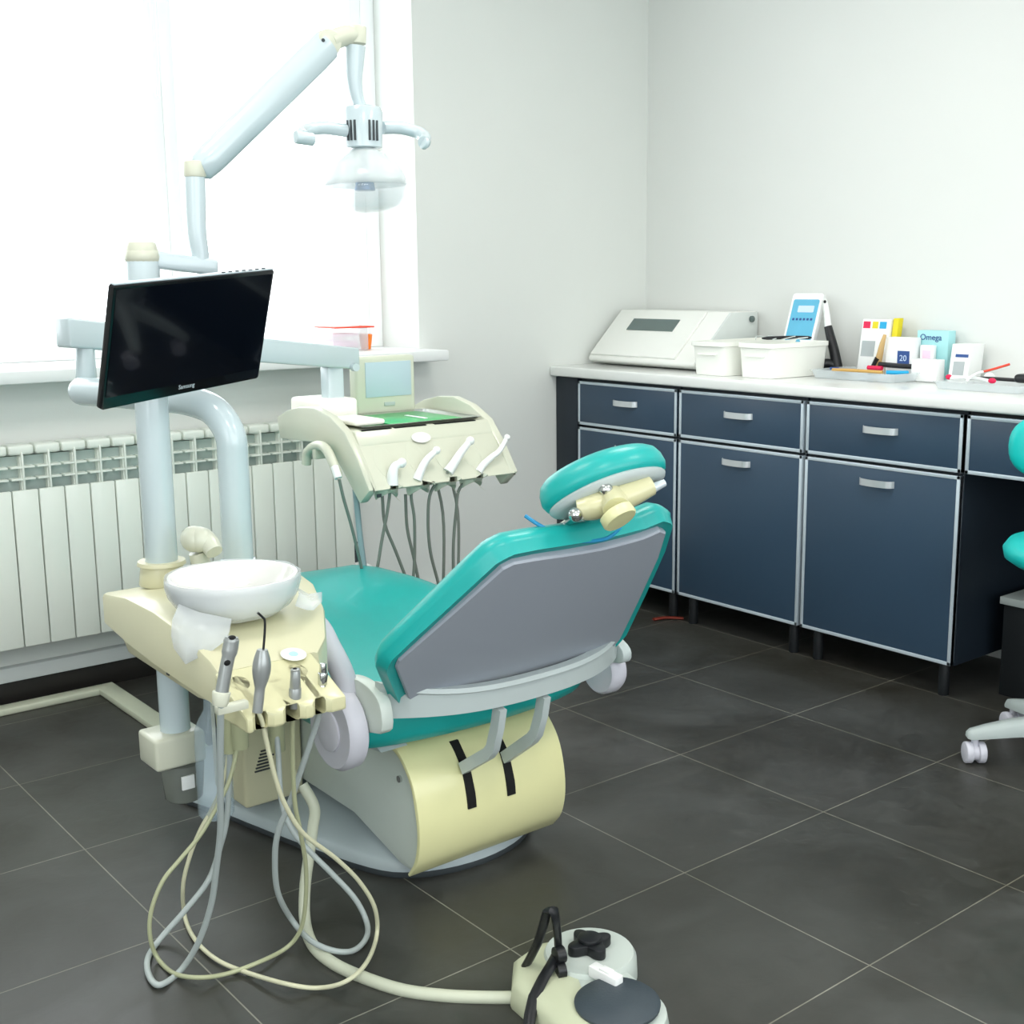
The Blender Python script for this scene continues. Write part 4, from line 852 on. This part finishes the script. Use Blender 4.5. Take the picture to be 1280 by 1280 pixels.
# ------------------------------------------------------------------ operating lamp
LP = thing('operating_lamp', (1.012, 2.54, 1.37), 'white operating lamp with clear shield on a slanting arm before the window', 'operating lamp')
b = MB(); b.cyl((1.012, 2.54, 1.372), (1.012, 2.54, 1.405), .036, .030, 28, .006); b.ell((1.012, 2.54, 1.375), .037, .037, .03, 20); obj('lower_knuckle', b, 'creamlt', LP)
b = MB(); beam(b, (1.03, 2.54, 1.37), (1.165, 2.52, 1.352), .045, .035, .035); obj('horizontal_arm', b, 'pole', LP)
b = MB(); b.tube([(1.132,2.520,1.343), (1.131,2.520,1.380), (1.126,2.520,1.426), (1.127,2.520,1.492), (1.129,2.520,1.551)], lambda u: .016+.006*math.sin(PI*min(1, u*1.1)*.5), 20); obj('riser', b, 'pole', LP)
b = MB(); c0 = (1.129,2.520,1.554); b.cyl(V(c0)+V((0, 0, -.016)), V(c0)+V((0, 0, .018)), .024, .023, 24, .004); obj('elbow_collar', b, 'creamlt', LP)
a0 = V((1.137,2.520,1.552)); a1 = V((1.444,2.500,1.834))
b = MB(); dd = (a1-a0).normalized(); up = dd.cross(V((0, 1, 0))).normalized(); sd_ = V((0, 1, 0))
rings = []
for s, k in ((0, .6), (.02, .9), (.1, 1), (.9, 1.05), (1.0, 1.0)):
    p = a0+(a1-a0)*s; rings.append([p+up*math.cos(q)*.033*k+sd_*math.sin(q)*.027*k for q in [2*PI*j/20 for j in range(20)]])
b.loft(rings); obj('spring_arm', b, 'pole', LP, 'long slanting spring arm', sharp=50)
b = MB(); b.cyl(a1+V((0, -.02, .005)), a1+V((0, .02, .005)), .028, seg=28, bev=.004); kn_ = obj('upper_knuckle', b, 'creamlt', LP)
b = MB(); b.cyl(V((1.422,2.475,1.839)), V((1.426,2.483,1.841)), .004, seg=10); b.tube([V((1.449,2.500,1.819)), V((1.470,2.500,1.826))], .006, 8, False); obj('knuckle_screw', b, 'rubber', kn_)
b = MB(); b.tube([a1+V((.01, 0, .01)), V((1.489,2.500,1.859)), V((1.520,2.500,1.864))], .022, 16); obj('hub_link', b, 'creamlt', LP)
h0 = V((1.520,2.500,1.868))
b = MB(); b.lathe([(-.008, .015), (-.004, .022), (.03, .024), (.033, .022)], h0+V((0, 0, -.018)), seg=28); obj('hub', b, 'creamlt', LP)
b = MB(); b.tube([V((1.517,2.500,1.840)), V((1.514,2.500,1.802)), V((1.512,2.500,1.768)), V((1.517,2.500,1.733)), V((1.529,2.500,1.703))], lambda u: .023-.009*min(1, u*1.2), 18); obj('drop_neck', b, 'pole', LP)
hp = V((1.531,2.500,1.668))
b = MB(); b.lathe([(-.048, .036), (-.046, .042), (.030, .045), (.042, .040), (.047, .02)], hp, seg=36, sx=1, sy=1); hs_ = obj('lamp_housing', b, 'pole', LP, sharp=50)
b = MB()
for s in (-1, 1):
    for k in range(3):
        an = -PI/2+s*(.38+.22*k)-.6; c = hp+V((.0445*math.cos(an), .0445*math.sin(an), -.012)); b.box(c-V((.002, .002, .022)), c+V((.002, .002, .022)))
obj('vent_slots', b, 'rubber', hs_)
for s, px in ((-1, 0), (1, 1)):
    if s < 0: pts = [V((1.485,2.500,1.656)), V((1.430,2.500,1.658)), V((1.384,2.490,1.650)), V((1.352,2.460,1.638)), V((1.335,2.420,1.624))]
    else: pts = [V((1.583,2.500,1.669)), V((1.631,2.500,1.672)), V((1.668,2.490,1.665)), V((1.672,2.460,1.651)), V((1.643,2.420,1.633))]
    b = MB(); b.tube(pts, .0145, 14); hd = obj('handle', b, 'pole', LP, 'curved grab handle')
    b = MB(); e = pts[-1]; b.cyl(e+V((-.022 if s < 0 else -.004, 0, 0)), e+V((.022 if s < 0 else .006, -.0, -.003)), .014, seg=18, bev=.003); obj('grip_end', b, 'pole', hd)
sc0 = V((1.531,2.500,1.538))
b = MB()
prof = [(.088, .022), (.080, .034), (.068, .06), (.045, .095), (.020, .112), (.0, .117)]
b.lathe(prof, sc0, (0, 0, 1), 48, 1, .75, False, False); o = obj('reflector', b, 'frosted', LP, 'hazy domed reflector', sharp=80); md = o.modifiers.new('s', 'SOLIDIFY'); md.thickness = .003
b = MB(); b.lathe([(0, .116), (-.025, .112), (-.045, .098), (-.056, .070), (-.060, .03), (-.060, .004)], sc0, (0, 0, 1), 48, 1, .75, False, False); o = obj('clear_shield', b, 'lens', LP, 'clear lower shield', sharp=80); md = o.modifiers.new('s', 'SOLIDIFY'); md.thickness = .002
b = MB(); b.cyl(sc0+V((0, 0, -.012)), sc0+V((0, 0, .014)), .024, .020, 20, .003); b.cyl(sc0+V((0, 0, .014)), sc0+V((0, 0, .075)), .008, seg=12); obj('bulb_cap', b, 'bulb', LP, 'dark blue bulb cap')

# ------------------------------------------------------------------ stool
ST = thing('stool', (3.15, 1.55, 0), 'turquoise clinician stool on a grey five-star base at the right edge', 'stool')
sc_ = V((3.15, 1.55, 0))
b = MB(); b.lathe([(.555, .14), (.558, .18), (.575, .205), (.60, .21), (.622, .195), (.635, .16), (.637, .02)], sc_, seg=48); obj('seat', b, 'tealb', ST, sharp=70)
b = MB(); b.cyl(sc_+V((0, 0, .08)), sc_+V((0, 0, .35)), .028, seg=24); b.cyl(sc_+V((0, 0, .35)), sc_+V((0, 0, .54)), .016, seg=20); b.box(sc_+V((-.09, -.09, .53)), sc_+V((.09, .09, .56)), .006); obj('column', b, 'stoolm', ST)
b = MB(); hub = sc_+V((0, 0, .10)); b.cyl(sc_+V((0, 0, .075)), sc_+V((0, 0, .135)), .05, .042, 24, .004); obj('hub', b, 'stoolm', ST)
a_first = math.atan2(1.728-1.55, 2.958-3.15)
for k in range(5):
    a = a_first-2*PI*k/5; d = V((math.cos(a), math.sin(a), 0)); s = V((-d.y, d.x, 0)); rings = []
    for u, w, zt_, zb_ in ((.03, .034, .135, .085), (.10, .029, .129, .083), (.17, .025, .118, .077), (.235, .022, .102, .070), (.275, .020, .090, .066), (.285, .014, .082, .068)):
        p = sc_+d*u+V((0, 0, .006)); rings.append([p+s*w+V((0, 0, zb_)), p+s*w+V((0, 0, zt_-.012)), p+s*w*.6+V((0, 0, zt_)), p-s*w*.6+V((0, 0, zt_)), p-s*w+V((0, 0, zt_-.012)), p-s*w+V((0, 0, zb_))])
    b = MB(); b.loft(rings); lg = obj('leg', b, 'stoolm', ST, sharp=60)
    c = sc_+d*.262+V((0, 0, .030)); ca = a+.9+k; ax = V((math.cos(ca), math.sin(ca), 0))
    if k == 0: ax = V((.77, -.63, 0))
    if k == 1: ax = V((.85, -.5, 0))
    b = MB(); b.cyl(c-ax*.028, c-ax*.008, .030, seg=24, bev=.004); b.cyl(c+ax*.008, c+ax*.028, .030, seg=24, bev=.004); b.cyl(c-ax*.01, c+ax*.01, .022, seg=20); b.cyl(c, c+V((0, 0, .045)), .010, seg=12); obj('caster', b, 'lilac', lg)
# stool backrest
b = MB(); bc = sc_+V((.02, -.02, 0))
ang = math.atan2(.62, -.78)
cen = V((3.05, 1.62, .88)); rx = V((.8, .6, 0)); up = V((0, 0, 1)); nb = rx.cross(up)
cen = V((3.205, 1.64, .866))
rings = []
lp = [(.16*abs(math.cos(q))**.8*(1 if math.cos(q) > 0 else -1), .098*abs(math.sin(q))**.8*(1 if math.sin(q) > 0 else -1)) for q in [2*PI*k/40 for k in range(40)]]
rx = V((.52, -.85, 0)).normalized(); nb = rx.cross(up)
b.loft([[cen+rx*u+up*v+nb*(w) for u, v in offset_loop(lp, d)] for w, d in ((-.028, .035), (-.024, .015), (-.014, .003), (0, 0), (.014, .003), (.024, .015), (.028, .035))]); obj('backrest', b, 'tealb', ST, sharp=70)
b = MB(); b.tube([cen+V((.0, .0, -.06)), sc_+V((.07, .11, .72)), sc_+V((.09, .14, .60)), sc_+V((.03, .05, .545))], .012, 10); obj('back_arm', b, 'stoolm', ST)

# ------------------------------------------------------------------ unseen ceiling lamps, added as room fill light
for i, (x, y) in enumerate(((.5, .3), (2.4, .3), (2.4, 2.2), (.5, 2.2))):
    t = thing('added_ceiling_light', (x, y, H-.03), 'added square white ceiling light panel, number %d of a grid of four' % (i+1), 'ceiling light', 'added ceiling light panels')
    t['label'] = ('added square ceiling light panel near the back wall on the window side', 'added square ceiling light panel near the back wall on the cabinet side', 'added square ceiling light panel over the dental chair', 'added square ceiling light panel over the spittoon side')[i]
    b = MB(); b.box((x-.3, y-.3, H-.05), (x+.3, y+.3, H-.001), .003); obj('frame', b, 'white', t)
    b = MB(); b.box((x-.28, y-.28, H-.053), (x+.28, y+.28, H-.0505)); obj('diffuser', b, 'lampglow', t)
    L = bpy.data.lights.new('added_panel_light', 'AREA'); L.shape = 'SQUARE'; L.size = .55; L.energy = LAMP if False else 10; L.color = (1, .99, .97)
    lo = bpy.data.objects.new('added_panel_light', L); COL.objects.link(lo); lo.location = (x, y, H-.06)

# ------------------------------------------------------------------ daylight
w = bpy.data.worlds.new('overcast_sky'); SC.world = w; w.use_nodes = True
bg = w.node_tree.nodes['Background']; bg.inputs[0].default_value = (.92, .97, 1, 1); bg.inputs[1].default_value = 4.5
P = bpy.data.lights.new('window_daylight', 'AREA'); P.shape = 'RECTANGLE'; P.size = WX1-WX0; P.size_y = WZ1-WZ0; P.energy = 1; P.cycles.is_portal = True
for nm_, loc_, rot_, sx_ in (('left', (XL-.09, (LY0+LY1)/2, (LZ0+LZ1)/2), (PI/2, 0, -PI/2), LY1-LY0), ('rear', ((BX0+BX1)/2, YB-.09, (LZ0+LZ1)/2), (PI/2, 0, 0), BX1-BX0)):
    Q = bpy.data.lights.new('window_daylight', 'AREA'); Q.shape = 'RECTANGLE'; Q.size = sx_; Q.size_y = LZ1-LZ0; Q.energy = 1; Q.cycles.is_portal = True  # portals for the added left and rear fill windows
    qo = bpy.data.objects.new('window_daylight', Q); COL.objects.link(qo); qo.location = loc_; qo.rotation_euler = rot_
po = bpy.data.objects.new('window_daylight', P); COL.objects.link(po); po.location = ((WX0+WX1)/2, FY1+.02, (WZ0+WZ1)/2); po.rotation_euler = (-PI/2, 0, 0)

# ------------------------------------------------------------------ camera
cam = bpy.data.cameras.new('camera'); co = bpy.data.objects.new('camera', cam); COL.objects.link(co)
F_, PX_, PY_, yaw, pitch, roll, HH = 1533.69, 681.29, 632.43, 0.881416424, 0.181369330, -0.0063141, 1.31989
cam.sensor_fit = 'HORIZONTAL'; cam.sensor_width = 36; cam.lens = F_/1280*36
cam.shift_x = (640-PX_)/1280; cam.shift_y = (PY_-640)/1280; cam.clip_start = .02
fw = V((math.cos(pitch)*math.cos(yaw), math.cos(pitch)*math.sin(yaw), -math.sin(pitch)))
r = fw.cross(V((0, 0, 1))).normalized(); u = r.cross(fw)
r2 = math.cos(roll)*r+math.sin(roll)*u; u2 = -math.sin(roll)*r+math.cos(roll)*u
co.matrix_world = Matrix.Translation((0, 0, HH)) @ Matrix((r2, u2, -fw)).transposed().to_4x4()
SC.camera = co
SC.view_settings.view_transform = 'Standard'; SC.view_settings.look = 'None'; SC.view_settings.gamma = 1; SC.view_settings.use_curve_mapping = False
SC.view_settings.exposure = 0.0
SC.cycles.use_denoising = True
SC.cycles.max_bounces = 10; SC.cycles.diffuse_bounces = 5; SC.cycles.transparent_max_bounces = 12; SC.cycles.sample_clamp_indirect = 8
